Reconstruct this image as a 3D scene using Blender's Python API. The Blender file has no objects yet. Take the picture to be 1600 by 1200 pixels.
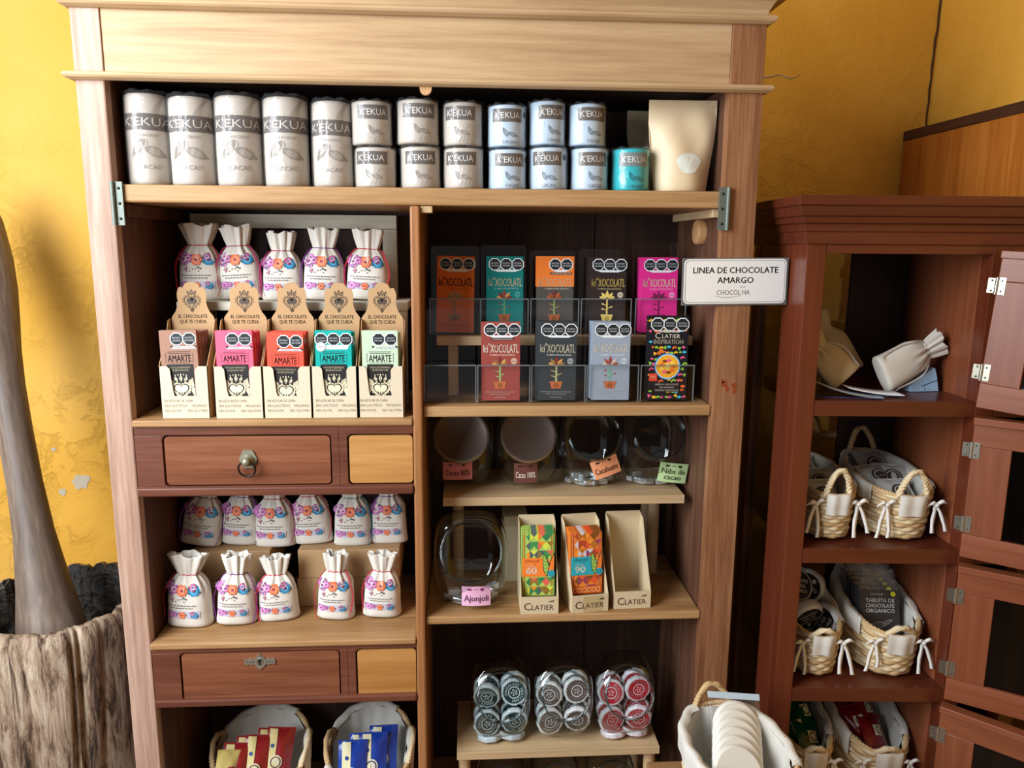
import bpy, math, random
import numpy as np
from mathutils import Matrix, Vector
random.seed(7)
S = bpy.context.scene
COL = S.collection
PI = math.pi
# ---------------------------------------------------------------- camera
FPX = 1200.0                                   # focal length in pixels of a 1600 px wide frame
CAM = np.array([.0646, -1.4259, 1.5615])
YAW, PITCH, ROLL = .0615, .1774, .0075
_c, _s = math.cos(YAW), math.sin(YAW)
_R = np.array([_c, -_s, 0.]); _F = np.array([_s, _c, 0.])
_c, _s = math.cos(PITCH), math.sin(PITCH)
FW = _c*_F + np.array([0, 0, -_s]); _U = _s*_F + np.array([0, 0, _c])
_c, _s = math.cos(ROLL), math.sin(ROLL)
RT, UP = _c*_R + _s*_U, _c*_U - _s*_R
cd = bpy.data.cameras.new('camera'); cam = bpy.data.objects.new('camera', cd); COL.objects.link(cam)
cd.sensor_width = 36; cd.lens = 36*FPX/1600; cd.clip_start = .02
cam.matrix_world = Matrix([[RT[i], UP[i], -FW[i], CAM[i]] for i in range(3)] + [[0, 0, 0, 1]])
S.camera = cam
def ray(px, py): return FW + RT*(px-800)/FPX - UP*(py-600)/FPX
def at(px, py, Y): d = ray(px, py); return CAM + (Y-CAM[1])/d[1]*d      # where a sight line meets a depth plane
def atx(px, py, X): d = ray(px, py); return CAM + (X-CAM[0])/d[0]*d
def atz(px, py, Z): d = ray(px, py); return CAM + (Z-CAM[2])/d[2]*d
def scl(Y): return (Y-CAM[1])/FPX                                       # metres per pixel near a depth
# ---------------------------------------------------------------- light
W = bpy.data.worlds.new('world'); S.world = W; W.use_nodes = True
W.node_tree.nodes['Background'].inputs[0].default_value = (.93, .95, 1, 1)
W.node_tree.nodes['Background'].inputs[1].default_value = .21
def area(name, loc, target, sx, sy, power, col):
    l = bpy.data.lights.new(name, 'AREA'); l.shape = 'RECTANGLE'; l.size = sx; l.size_y = sy; l.energy = power; l.color = col
    o = bpy.data.objects.new(name, l); COL.objects.link(o); o.location = loc
    o.rotation_euler = (Vector(target)-Vector(loc)).to_track_quat('-Z', 'Y').to_euler(); return o
area('doorway_daylight', (-1.32, -1.08, 1.95), (-.15, .1, 1.25), 1.0, 1.6, 58, (.89, .945, 1))
S.view_settings.view_transform = 'Standard'; S.view_settings.look = 'None'
S.view_settings.gamma = 1; S.view_settings.use_curve_mapping = False
S.view_settings.exposure = .55
S.cycles.transparent_max_bounces = 32; S.cycles.max_bounces = 8
# ---------------------------------------------------------------- materials
def lin(h):
    if isinstance(h, str):
        v = [int(h[i:i+2], 16)/255 for i in (0, 2, 4)]
    else: v = [c/255 for c in h]
    return tuple(c/12.92 if c <= .04045 else ((c+.055)/1.055)**2.4 for c in v) + (1,)
MATS = {}
def newmat(name):
    m = bpy.data.materials.new(name); m.use_nodes = True; MATS[name] = m
    return m, m.node_tree, m.node_tree.nodes['Principled BSDF']
def N(nt, t, **k):
    n = nt.nodes.new(t)
    for a, v in k.items():
        if a in n.inputs.keys(): n.inputs[a].default_value = v
        else: setattr(n, a, v)
    return n
def plain(name, h, rough=.5, metal=0, bump=0, bscale=200, spec=.4, vary=0, vscale=30):
    m, nt, b = newmat(name)
    b.inputs['Base Color'].default_value = lin(h); b.inputs['Roughness'].default_value = rough
    b.inputs['Metallic'].default_value = metal; b.inputs['Specular IOR Level'].default_value = spec
    if bump or vary:
        tc = N(nt, 'ShaderNodeTexCoord')
    if bump:
        no = N(nt, 'ShaderNodeTexNoise', Scale=bscale, Detail=3); nt.links.new(tc.outputs['Object'], no.inputs['Vector'])
        bp = N(nt, 'ShaderNodeBump', Strength=bump, Distance=.002); nt.links.new(no.outputs[0], bp.inputs['Height'])
        nt.links.new(bp.outputs[0], b.inputs['Normal'])
    if vary:
        no = N(nt, 'ShaderNodeTexNoise', Scale=vscale, Detail=4); nt.links.new(tc.outputs['Object'], no.inputs['Vector'])
        hs = N(nt, 'ShaderNodeHueSaturation', Color=lin(h))
        mr = N(nt, 'ShaderNodeMapRange'); mr.inputs[3].default_value = 1-vary; mr.inputs[4].default_value = 1+vary
        nt.links.new(no.outputs[0], mr.inputs[0]); nt.links.new(mr.outputs[0], hs.inputs['Value'])
        nt.links.new(hs.outputs[0], b.inputs['Base Color'])
    return m
def ramp(nt, stops):
    r = nt.nodes.new('ShaderNodeValToRGB'); e = r.color_ramp.elements
    while len(e) < len(stops): e.new(.5)
    for q, (p, c) in zip(e, stops): q.position = p; q.color = lin(c)
    return r
def wood(name, dark, mid, light, axis='x', fine=60, rough=.5, stretch=.05, knots=True, bump=.25, spec=.3, off=0):
    m, nt, b = newmat(name)
    tc = N(nt, 'ShaderNodeTexCoord'); mp = N(nt, 'ShaderNodeMapping')
    mp.inputs['Scale'].default_value = [stretch if a == axis else 1 for a in 'xyz']
    mp.inputs['Location'].default_value = (off, off*.7, off*1.3)
    nt.links.new(tc.outputs['Object'], mp.inputs[0])
    n1 = N(nt, 'ShaderNodeTexNoise', Scale=fine*.22, Detail=5, Distortion=1.4)
    n2 = N(nt, 'ShaderNodeTexNoise', Scale=fine*2.2, Detail=6, Roughness=.65)
    for n in (n1, n2): nt.links.new(mp.outputs[0], n.inputs['Vector'])
    mx = N(nt, 'ShaderNodeMix'); mx.inputs[0].default_value = .45
    nt.links.new(n1.outputs[0], mx.inputs[2]); nt.links.new(n2.outputs[0], mx.inputs[3])
    r = ramp(nt, [(.30, dark), (.48, mid), (.66, light)]); nt.links.new(mx.outputs[0], r.inputs[0])
    nt.links.new(r.outputs[0], b.inputs['Base Color'])
    b.inputs['Roughness'].default_value = rough; b.inputs['Specular IOR Level'].default_value = spec
    bp = N(nt, 'ShaderNodeBump', Strength=bump, Distance=.001); nt.links.new(n2.outputs[0], bp.inputs['Height'])
    nt.links.new(bp.outputs[0], b.inputs['Normal'])
    return m
def clear(name, tint='ffffff', edge='8a9a98', ior=1.45, rough=.02, bump=0, bscale=40, haze=0, gl=1.0):
    """thin clear sheet: see-through with a mirror-like coat, darker where seen edge-on"""
    m, nt, b = newmat(name); nt.nodes.remove(b)
    out = nt.nodes['Material Output']
    tr = N(nt, 'ShaderNodeBsdfTransparent'); g = N(nt, 'ShaderNodeBsdfGlossy', Roughness=rough)
    lw = N(nt, 'ShaderNodeLayerWeight', Blend=.35)
    r = ramp(nt, [(.5, tint), (.97, edge)]); nt.links.new(lw.outputs['Facing'], r.inputs[0]); nt.links.new(r.outputs[0], tr.inputs[0])
    fr = N(nt, 'ShaderNodeLayerWeight', Blend=.5); mx = N(nt, 'ShaderNodeMixShader')
    pw = N(nt, 'ShaderNodeMath', operation='POWER'); pw.inputs[1].default_value = 4.5; nt.links.new(fr.outputs['Facing'], pw.inputs[0])
    ml = N(nt, 'ShaderNodeMath', operation='MULTIPLY_ADD'); f0 = ((ior-1)/(ior+1))**2*gl; ml.inputs[1].default_value = gl*.9; ml.inputs[2].default_value = f0
    nt.links.new(pw.outputs[0], ml.inputs[0]); fac = ml.outputs[0]
    nt.links.new(fac, mx.inputs[0]); nt.links.new(tr.outputs[0], mx.inputs[1]); nt.links.new(g.outputs[0], mx.inputs[2])
    last = mx
    if haze:
        d = N(nt, 'ShaderNodeBsdfDiffuse', Color=(.8, .82, .84, 1)); m2 = N(nt, 'ShaderNodeMixShader'); m2.inputs[0].default_value = haze
        nt.links.new(mx.outputs[0], m2.inputs[1]); nt.links.new(d.outputs[0], m2.inputs[2]); last = m2
    nt.links.new(last.outputs[0], out.inputs[0])
    if bump:
        tc = N(nt, 'ShaderNodeTexCoord'); no = N(nt, 'ShaderNodeTexNoise', Scale=bscale, Detail=3, Distortion=1.5)
        nt.links.new(tc.outputs['Object'], no.inputs['Vector'])
        bp = N(nt, 'ShaderNodeBump', Strength=bump, Distance=.004); nt.links.new(no.outputs[0], bp.inputs['Height'])
        for q in (g, fr): nt.links.new(bp.outputs[0], q.inputs['Normal'])
    return m
def M(name):
    """plain paint or ink asked for by its colour, e.g. 'ink_222222' or 'foil_aab2bb'"""
    if name in MATS: return MATS[name]
    kind, h = name.rsplit('_', 1)
    if kind == 'foil': return plain(name, h, .28, .75, .5, 260)
    if kind == 'film': return plain(name, h, .22, 0, .35, 120, .6)
    if kind == 'metal': return plain(name, h, .32, .9)
    if kind == 'card': return plain(name, h, .75, 0, .15, 300, .2, .05, 25)
    if kind == 'cloth': return plain(name, h, .9, 0, .3, 900, .15, .04, 30)
    return plain(name, h, .5, spec=.3)
# main cabinet
wood('wood_stile', '7d5e4e', 'a2826f', 'bfa190', 'z', 70, .5)
wood('wood_stile_warm_dim', '5f3a24', '865a3c', 'a67b58', 'z', 75, .5, off=61)  # redder board, also darkened in colour for light falling off to the right
wood('wood_frieze', '93734f', 'b3946e', 'c6aa84', 'x', 45, .5, off=3)
wood('wood_shelf', '7c5835', '9c764c', 'b59166', 'x', 60, .5, off=7)
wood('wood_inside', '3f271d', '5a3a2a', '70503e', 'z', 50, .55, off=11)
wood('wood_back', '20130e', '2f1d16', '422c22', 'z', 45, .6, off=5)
wood('wood_divider', '7d4f2c', '9c6a41', 'b28257', 'z', 80, .45, off=2)
wood('wood_rail', '4b281e', '633828', '784a38', 'x', 60, .4, off=13)
wood('wood_drawer', '582f1e', '78472f', '925f44', 'x', 40, .35, off=17, bump=.15)
wood('wood_drawer_pale', '94622f', 'ab7840', 'bf9056', 'x', 40, .4, off=19, bump=.15)
wood('wood_riser', 'a98a64', 'bfa27b', 'cbb18b', 'x', 50, .6, off=23, bump=.1)
wood('wood_peg', 'a8794c', 'c49a6c', 'd6b183', 'z', 50, .5, off=29)
# glazed cabinet, panel, pestle
wood('wood_red', '4c2012', '5e2a18', '6b3420', 'z', 30, .3, off=31, bump=.06, spec=.5)
wood('wood_red_flat', '471e12', '582818', '643020', 'x', 30, .32, off=33, bump=.06, spec=.5)
wood('wood_door', '6a3620', '7f4529', '90543a', 'z', 35, .38, off=37, bump=.1, spec=.45)
wood('wood_door_rail', '6a3620', '7f4529', '90543a', 'x', 35, .38, off=39, bump=.1, spec=.45)
wood('wood_dark', '1e120c', '2a1a12', '362218', 'z', 35, .5, off=41)
wood('wood_orange', '8a4c18', 'a96426', 'c07c34', 'z', 40, .35, off=43, stretch=.06)
wood('wood_trim_dark', '2a1812', '41271b', '573626', 'y', 60, .5, off=47)
wood('wood_pestle', '4d4038', '6a5a4e', '8d7c6d', 'z', 50, .45, off=51, stretch=.12, bump=.3)
wood('paint_worn_white', '9c9684', 'c9c3b1', 'd8d2c0', 'x', 30, .7, off=53, bump=.3)
clear('jar_glass', tint='f4f8f8', edge='26323a', ior=1.5, gl=2.0); clear('lip_glass', 'dfe8e8', '303c42', 1.6)
clear('acrylic', edge='b8c4c8', ior=1.4, gl=.6)
clear('acrylic_edge', 'b9c6ca', 'dfe8ec', 1.8, .15, haze=.12)
clear('wrap', edge='c9ccd0', ior=1.42, rough=.09, bump=.9, bscale=26, haze=.03)
clear('pane', tint='9aa2a0', edge='60696a', ior=1.5); clear('pane_clear', tint='e6e8e4', edge='8a9290', ior=1.5)
def log_wood():
    m, nt, b = newmat('wood_log')
    tc = N(nt, 'ShaderNodeTexCoord'); mp = N(nt, 'ShaderNodeMapping'); mp.inputs['Scale'].default_value = (1, 1, .17)
    nt.links.new(tc.outputs['Object'], mp.inputs[0])
    a = N(nt, 'ShaderNodeTexNoise', Scale=44, Detail=8, Roughness=.72, Distortion=.5); c = N(nt, 'ShaderNodeTexNoise', Scale=5, Detail=4)
    nt.links.new(mp.outputs[0], a.inputs['Vector']); nt.links.new(tc.outputs['Object'], c.inputs['Vector'])
    r = ramp(nt, [(.33, '1c120b'), (.43, '6e5644'), (.50, 'b09880'), (.62, 'd2c2ac')]); nt.links.new(a.outputs[0], r.inputs[0])
    r2 = ramp(nt, [(.35, 'a8927c'), (.6, 'ffffff')]); nt.links.new(c.outputs[0], r2.inputs[0])
    mx = N(nt, 'ShaderNodeMix', data_type='RGBA', blend_type='MULTIPLY'); mx.inputs[0].default_value = .8
    nt.links.new(r.outputs[0], mx.inputs[6]); nt.links.new(r2.outputs[0], mx.inputs[7]); nt.links.new(mx.outputs[2], b.inputs['Base Color'])
    b.inputs['Roughness'].default_value = .8
    bp = N(nt, 'ShaderNodeBump', Strength=1, Distance=.012); nt.links.new(a.outputs[0], bp.inputs['Height']); nt.links.new(bp.outputs[0], b.inputs['Normal'])
log_wood()
def log_inner():
    m, nt, b = newmat('wood_log_inner')  # much darker mottled tones than the outer log
    tc = N(nt, 'ShaderNodeTexCoord'); a = N(nt, 'ShaderNodeTexNoise', Scale=22, Detail=7, Distortion=2)
    nt.links.new(tc.outputs['Object'], a.inputs['Vector'])
    r = ramp(nt, [(.35, '14110e'), (.55, '2c261f'), (.72, '51483c')]); nt.links.new(a.outputs[0], r.inputs[0]); nt.links.new(r.outputs[0], b.inputs['Base Color'])
    b.inputs['Roughness'].default_value = .6
    bp = N(nt, 'ShaderNodeBump', Strength=.9, Distance=.012); nt.links.new(a.outputs[0], bp.inputs['Height']); nt.links.new(bp.outputs[0], b.inputs['Normal'])
log_inner()
def plaster(name, base, dark, light):
    """old yellow limewash: trowel bumps, flaked edges, a few grey bald patches"""
    m, nt, b = newmat(name)
    tc = N(nt, 'ShaderNodeTexCoord'); geo = tc.outputs['Object']
    big = N(nt, 'ShaderNodeTexNoise', Scale=2.2, Detail=5); fine = N(nt, 'ShaderNodeTexNoise', Scale=26, Detail=7, Roughness=.6, Distortion=.6)
    vor = N(nt, 'ShaderNodeTexNoise', Scale=13, Detail=8, Roughness=.62, Distortion=.9)
    for n in (big, fine, vor): nt.links.new(geo, n.inputs['Vector'])
    r = ramp(nt, [(.3, dark), (.5, base), (.72, light)]); nt.links.new(big.outputs[0], r.inputs[0])
    # flakes: contour lines of a warped noise stand up as ridges
    sub = N(nt, 'ShaderNodeMath', operation='SUBTRACT'); sub.inputs[1].default_value = .56; nt.links.new(vor.outputs[0], sub.inputs[0])
    ab = N(nt, 'ShaderNodeMath', operation='ABSOLUTE'); nt.links.new(sub.outputs[0], ab.inputs[0])
    mr = N(nt, 'ShaderNodeMapRange'); mr.inputs[1].default_value = 0; mr.inputs[2].default_value = .06; nt.links.new(ab.outputs[0], mr.inputs[0])
    zc = N(nt, 'ShaderNodeSeparateXYZ'); nt.links.new(geo, zc.inputs[0])
    zz = N(nt, 'ShaderNodeMapRange'); zz.inputs[1].default_value = 2.05; zz.inputs[2].default_value = 1.5; nt.links.new(zc.outputs[2], zz.inputs[0])
    pm = N(nt, 'ShaderNodeTexNoise', Scale=3.1, Detail=2); nt.links.new(geo, pm.inputs['Vector'])
    pr = N(nt, 'ShaderNodeMapRange'); pr.inputs[1].default_value = .42; pr.inputs[2].default_value = .6; nt.links.new(pm.outputs[0], pr.inputs[0])
    rough = N(nt, 'ShaderNodeMath', operation='MULTIPLY'); nt.links.new(zz.outputs[0], rough.inputs[0]); nt.links.new(pr.outputs[0], rough.inputs[1])
    h0 = N(nt, 'ShaderNodeMath', operation='MULTIPLY'); h0.inputs[1].default_value = .45; nt.links.new(mr.outputs[0], h0.inputs[0]); h1 = N(nt, 'ShaderNodeMath', operation='MULTIPLY'); nt.links.new(h0.outputs[0], h1.inputs[0]); nt.links.new(rough.outputs[0], h1.inputs[1])
    h2 = N(nt, 'ShaderNodeMath', operation='MULTIPLY_ADD'); h2.inputs[1].default_value = .38
    nt.links.new(fine.outputs[0], h2.inputs[0]); nt.links.new(h1.outputs[0], h2.inputs[2])
    bp = N(nt, 'ShaderNodeBump', Strength=.55, Distance=.012); nt.links.new(h2.outputs[0], bp.inputs['Height']); nt.links.new(bp.outputs[0], b.inputs['Normal'])
    nt.links.new(r.outputs[0], b.inputs['Base Color']); b.inputs['Roughness'].default_value = .75; b.inputs['Specular IOR Level'].default_value = .2
plaster('plaster_yellow', 'd4a040', 'c89130', 'd9aa54')
plain('plaster_grey', 'b0a48f', .85, 0, .5, 60, .2, .1)
plain('floor_tile', '8a6a52', .6, 0, .2, 20, .3, .1, 4)
plain('ceiling_white', 'cfc8ba', .9)
plain('crack_dark', '4a2c14', .9)
plain('canvas', 'd6d0c5', .95, 0, .35, 800, .1, .03, 40)
plain('canvas_tan', 'c3b08c', .95, 0, .35, 800, .1, .04, 40)
plain('print_white', 'e4e4e0', .85, 0, .2, 700, .1)
plain('liner', 'd2cfc6', .95, 0, .4, 60, .1, .04, 20)
plain('wicker', 'c6a678', .55, 0, .3, 300, .35, .14, 60)
plain('wicker_pale', 'dcc8a2', .55, 0, .3, 300, .35, .12, 60)
plain('ribbon_white', 'e2dfd8', .85, 0, .2, 500, .15)
plain('kraft', 'b29069', .8, 0, .12, 250, .2, .05, 20)
plain('kraft_pale', 'cdbfa6', .8, 0, .12, 250, .2, .04, 20)
plain('kraft_edge', 'a98b62', .9)
plain('card_white', 'e6e4df', .6)
plain('chrome', 'c9c9c6', .18, 1)
plain('steel_old', '6f776f', .5, .45, .3, 90)
plain('brass_old', '8d8a74', .42, .55, .2, 90)
plain('iron_dark', '3a3430', .4, .8)
plain('lid_metal', '6e625a', .3, .75)
plain('kekua_paper', 'b4aba0', .45, 0, .25, 45, .4)
plain('kekua_blue', 'b4c6d6', .3, 0, .35, 45, .5)
plain('kekua_teal', '12a9b2', .3, 0, .35, 45, .5)
plain('paper_bag', 'd8c3a0', .45, 0, .2, 30, .4, .03, 12)
# ---------------------------------------------------------------- mesh helpers
class MB:
    """collects shapes, then links them as ONE mesh object"""
    def __init__(s): s.v = []; s.f = []; s.m = []; s.sm = []; s.names = []
    def mi(s, mat):
        if mat not in s.names: s.names.append(mat)
        return s.names.index(mat)
    def add(s, vs, fs, mat, sm=False, T=None):
        n = len(s.v)
        if T is not None: vs = [tuple(T @ Vector(v)) for v in vs]
        s.v += [tuple(map(float, v)) for v in vs]; i = s.mi(mat)
        for f in fs: s.f.append([n+k for k in f]); s.m.append(i); s.sm.append(sm)
    def box(s, x0, x1, y0, y1, z0, z1, mat, T=None):
        vs = [(x, y, z) for x in (x0, x1) for y in (y0, y1) for z in (z0, z1)]
        s.add(vs, [(0, 1, 3, 2), (4, 6, 7, 5), (0, 4, 5, 1), (2, 3, 7, 6), (0, 2, 6, 4), (1, 5, 7, 3)], mat, False, T)
    def prism(s, poly, d0, d1, mat, fn=None, T=None, sm=False):
        """polygon (u,v) extruded from d0 to d1; fn(u,v,d)->xyz, default u=x v=z d=y"""
        fn = fn or (lambda u, v, d: (u, d, v)); n = len(poly)
        vs = [fn(u, v, d0) for u, v in poly] + [fn(u, v, d1) for u, v in poly]
        s.add(vs, [tuple(range(n)), tuple(range(2*n-1, n-1, -1))], mat, False, T)
        s.add(vs, [(i, i+n, (i+1) % n+n, (i+1) % n) for i in range(n)], mat, sm, T)
    def loft(s, rings, mat, sm=True, cap0=False, cap1=False, closed=True, T=None):
        n = len(rings[0]); vs = [p for r in rings for p in r]; fs = []
        for k in range(len(rings)-1):
            for i in range(n if closed else n-1):
                j = (i+1) % n; fs.append((k*n+i, k*n+j, (k+1)*n+j, (k+1)*n+i))
        s.add(vs, fs, mat, sm, T)
        if cap0: s.add(rings[0], [tuple(range(n-1, -1, -1))], mat, False, T)
        if cap1: s.add(rings[-1], [tuple(range(n))], mat, False, T)
    def lathe(s, prof, mat, seg=24, T=None, sm=True, cap0=False, cap1=False):
        s.loft([[(r*math.cos(2*PI*i/seg), r*math.sin(2*PI*i/seg), z) for i in range(seg)] for r, z in prof], mat, sm, cap0, cap1, True, T)
    def tube(s, pts, r, mat, seg=6, closed=False, flat=1.0, T=None, cap=True):
        pts = [Vector(p) for p in pts]; n = len(pts); rings = []; up = Vector((.13, .27, .95))
        for i, p in enumerate(pts):
            a = pts[(i-1) % n] if closed or i > 0 else p; b = pts[(i+1) % n] if closed or i < n-1 else p
            t = (b-a); t = t.normalized() if t.length > 1e-9 else Vector((0, 0, 1))
            u = up - t*up.dot(t)
            if u.length < 1e-4: u = Vector((1, 0, 0)) - t*t.x
            u.normalize(); w = t.cross(u); up = u
            rr = r[i] if isinstance(r, (list, tuple)) else r
            rings.append([tuple(p + u*math.cos(2*PI*k/seg)*rr*flat + w*math.sin(2*PI*k/seg)*rr) for k in range(seg)])
        if closed: rings.append(rings[0])
        s.loft(rings, mat, True, cap and not closed, cap and not closed, True, T)
    def build(s, name, parent=None, world=False, bevel=0, solid=0, sub=0, auto=True):
        me = bpy.data.meshes.new(name)
        vs = s.v
        if world and parent is not None:
            I = parent.matrix_basis.inverted(); vs = [tuple(I @ Vector(v)) for v in vs]
        me.from_pydata(vs, [], s.f)
        for nme in s.names: me.materials.append(M(nme))
        me.polygons.foreach_set('material_index', s.m); me.polygons.foreach_set('use_smooth', s.sm)
        me.update()
        o = bpy.data.objects.new(name, me); COL.objects.link(o); o.parent = parent
        if solid: q = o.modifiers.new('thickness', 'SOLIDIFY'); q.thickness = solid; q.offset = -1
        if bevel: q = o.modifiers.new('bevel', 'BEVEL'); q.width = bevel; q.segments = 2; q.limit_method = 'ANGLE'; q.harden_normals = False
        if sub: q = o.modifiers.new('smooth', 'SUBSURF'); q.levels = sub; q.render_levels = sub
        return o
def tag(o, label, cat=None, group=None, kind=None):
    if label: o['label'] = label
    if cat: o['category'] = cat
    if group: o['group'] = group
    if kind: o['kind'] = kind
    return o
def thing(name, label, cat, loc=(0, 0, 0), rot=(0, 0, 0), group=None):
    o = bpy.data.objects.new(name, None); COL.objects.link(o); o.empty_display_size = .02
    o.matrix_basis = Matrix.LocRotScale(Vector([float(c) for c in loc]), __import__('mathutils').Euler(rot), None)
    return tag(o, label, cat, group)
def dup(root, loc, rot=(0, 0, 0), label=None, group=None):
    r = root.copy(); COL.objects.link(r)
    r.matrix_basis = Matrix.LocRotScale(Vector([float(c) for c in loc]), __import__('mathutils').Euler(rot), None)
    if label: r['label'] = label
    if group: r['group'] = group
    for ch in list(root.children):
        c = ch.copy(); COL.objects.link(c); c.parent = r
        for g in list(ch.children):
            d = g.copy(); COL.objects.link(d); d.parent = c
    return r
def struct(name, mb, bevel=0): return tag(mb.build(name, bevel=bevel), None, kind='structure')
def rrect(x0, x1, z0, z1, r, n=5):
    p = []
    for cx, cz, a0 in ((x1-r, z1-r, 0), (x0+r, z1-r, PI/2), (x0+r, z0+r, PI), (x1-r, z0+r, 1.5*PI)):
        p += [(cx+r*math.cos(a0+PI/2*k/n), cz+r*math.sin(a0+PI/2*k/n)) for k in range(n+1)]
    return p
def circ(cx, cy, r, n=16, ry=None, a0=0): return [(cx+r*math.cos(a0+2*PI*k/n), cy+(ry or r)*math.sin(a0+2*PI*k/n)) for k in range(n)]
def octo(cx, cy, r): return circ(cx, cy, r*1.05, 8, None, PI/8)
def heart(cx, cy, s, n=26):
    p = []
    for k in range(n):
        t = 2*PI*k/n; p.append((cx+s*16*math.sin(t)**3/17, cy+s*(13*math.cos(t)-5*math.cos(2*t)-2*math.cos(3*t)-math.cos(4*t))/17))
    return p
_txt = {}
def text2d(t, bold=0.0):
    """glyph outlines of a line of lettering as filled polygons, capital height 1, starting at x = 0"""
    k = (t, bold)
    if k not in _txt:
        cu = bpy.data.curves.new('lettering', 'FONT'); cu.body = t; cu.resolution_u = 2; cu.offset = bold; cu.fill_mode = 'FRONT'
        ob = bpy.data.objects.new('lettering', cu); COL.objects.link(ob)
        dg = bpy.context.evaluated_depsgraph_get(); me = bpy.data.meshes.new_from_object(ob.evaluated_get(dg))
        vs = np.array([v.co[:2] for v in me.vertices]) if len(me.vertices) else np.zeros((1, 2)); fs = [tuple(p.vertices) for p in me.polygons]
        bpy.data.objects.remove(ob); bpy.data.curves.remove(cu); bpy.data.meshes.remove(me)
        vs[:, 0] -= vs[:, 0].min(); vs = vs/.69
        _txt[k] = (vs, fs, vs[:, 0].max())
    return _txt[k]
class Ink:
    """prints flat shapes on a surface; fn(u, v, lift) -> xyz"""
    def __init__(s, mb, fn): s.mb = mb; s.fn = fn; s.k = 1
    def lift(s, layer): return .00025*layer
    def poly(s, pts, mat, layer=1):
        s.mb.add([s.fn(u, v, s.lift(layer)) for u, v in pts], [tuple(range(len(pts)))], mat)
    def grid(s, u0, u1, v0, v1, mat, layer=1, nu=8, nv=1):
        vs = [s.fn(u0+(u1-u0)*i/nu, v0+(v1-v0)*j/nv, s.lift(layer)) for j in range(nv+1) for i in range(nu+1)]
        s.mb.add(vs, [(j*(nu+1)+i, j*(nu+1)+i+1, (j+1)*(nu+1)+i+1, (j+1)*(nu+1)+i) for j in range(nv) for i in range(nu)], mat, True)
    def rect(s, u0, u1, v0, v1, mat, layer=1): s.poly([(u0, v0), (u1, v0), (u1, v1), (u0, v1)], mat, layer)
    def frame(s, u0, u1, v0, v1, t, mat, layer=1):
        s.rect(u0, u1, v0, v0+t, mat, layer); s.rect(u0, u1, v1-t, v1, mat, layer); s.rect(u0, u0+t, v0+t, v1-t, mat, layer); s.rect(u1-t, u1, v0+t, v1-t, mat, layer)
    def ring(s, cu, cv, r0, r1, mat, layer=1, n=24, ry=1):
        vs = []
        for k in range(n):
            a = 2*PI*k/n
            for r in (r0, r1): vs.append(s.fn(cu+r*math.cos(a), cv+ry*r*math.sin(a), s.lift(layer)))
        s.mb.add(vs, [(2*k, 2*k+1, (2*k+3) % (2*n), (2*k+2) % (2*n)) for k in range(n)], mat)
    def line(s, pts, w, mat, layer=1):
        for (a, b), (c, d) in zip(pts, pts[1:]):
            L = math.hypot(c-a, d-b) or 1; nx, ny = -(d-b)/L*w/2, (c-a)/L*w/2
            s.poly([(a-nx, b-ny), (c-nx, d-ny), (c+nx, d+ny), (a+nx, b+ny)], mat, layer)
    def text(s, t, cu, cv, h, mat, layer=3, width=None, bold=0.0, align='c', rot=0, maxw=None):
        vs, fs, w = text2d(t); sx = h
        if width: sx = width/w
        if maxw and w*sx > maxw: sx = maxw/w
        x0 = {'c': -w*sx/2, 'l': 0, 'r': -w*sx}[align]; c, q = math.cos(rot), math.sin(rot)
        e = bold*h*.9
        for dx, dy in ([(0, 0)] if not e else [(-e, 0), (e, 0), (0, e*.6), (0, -e*.6)]):
            out = []
            for x, y in vs:
                a, b = x*sx+x0+dx, y*h-h/2+dy
                out.append(s.fn(cu+a*c-b*q, cv+a*q+b*c, s.lift(layer)))
            s.mb.add(out, fs, mat)
    def arc_text(s, t, cu, cv, r, h, mat, layer=3, a0=PI, span=-PI*1.7, bold=.02):
        for i, ch in enumerate(t):
            if ch == ' ': continue
            a = a0+span*(i+.5)/len(t)
            s.text(ch, cu+r*math.cos(a), cv+r*math.sin(a), h, mat, layer, bold=bold, rot=a-PI/2)
def front(y=0.0): return lambda u, v, l: (u, y-l, v)              # print on a face looking towards -y
def cyl_front(r, cy=0.0): return lambda u, v, l: ((r+l)*math.sin(u/r), cy-(r+l)*math.cos(u/r), v)
def seals(ink, cx, cy, r, n=3, words=True):
    """black octagon warning seals on a white card"""
    L = [('EXCESO', 'CALORIAS'), ('EXCESO', 'GRASAS'), ('EXCESO', 'AZUCARES')][-n:]
    g = 2.15*r; x0 = cx-g*(n-1)/2
    for i in range(n):
        x = x0+g*i
        ink.poly(octo(x, cy, r*1.16), 'ink_e8ecee', 2); ink.poly(octo(x, cy, r), 'ink_1d2226', 3)
        if words:
            ink.text(L[i][0], x, cy+r*.22, r*.27, 'ink_e8ecee', 4, maxw=r*1.5, bold=.02); ink.text(L[i][1], x, cy-r*.25, r*.27, 'ink_e8ecee', 4, maxw=r*1.6, bold=.02)
def rope(mb, pts, r, mat, strands=3, turns=8, seg=5, closed=False):
    """twisted strands wound round a path"""
    P = [Vector(p) for p in pts]; n = len(P)
    for q in range(strands):
        out = []
        for i, p in enumerate(P):
            a = P[max(i-1, 0)] if not closed else P[i-1]; b = P[min(i+1, n-1)] if not closed else P[(i+1) % n]
            t = (b-a).normalized(); u = Vector((.2, .35, .9)); u = (u-t*u.dot(t)).normalized(); w = t.cross(u)
            an = 2*PI*(turns*i/(n if closed else n-1)+q/strands); out.append(p+(u*math.cos(an)+w*math.sin(an))*r*.55)
        mb.tube(out, r*.6, mat, seg, closed)
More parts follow.
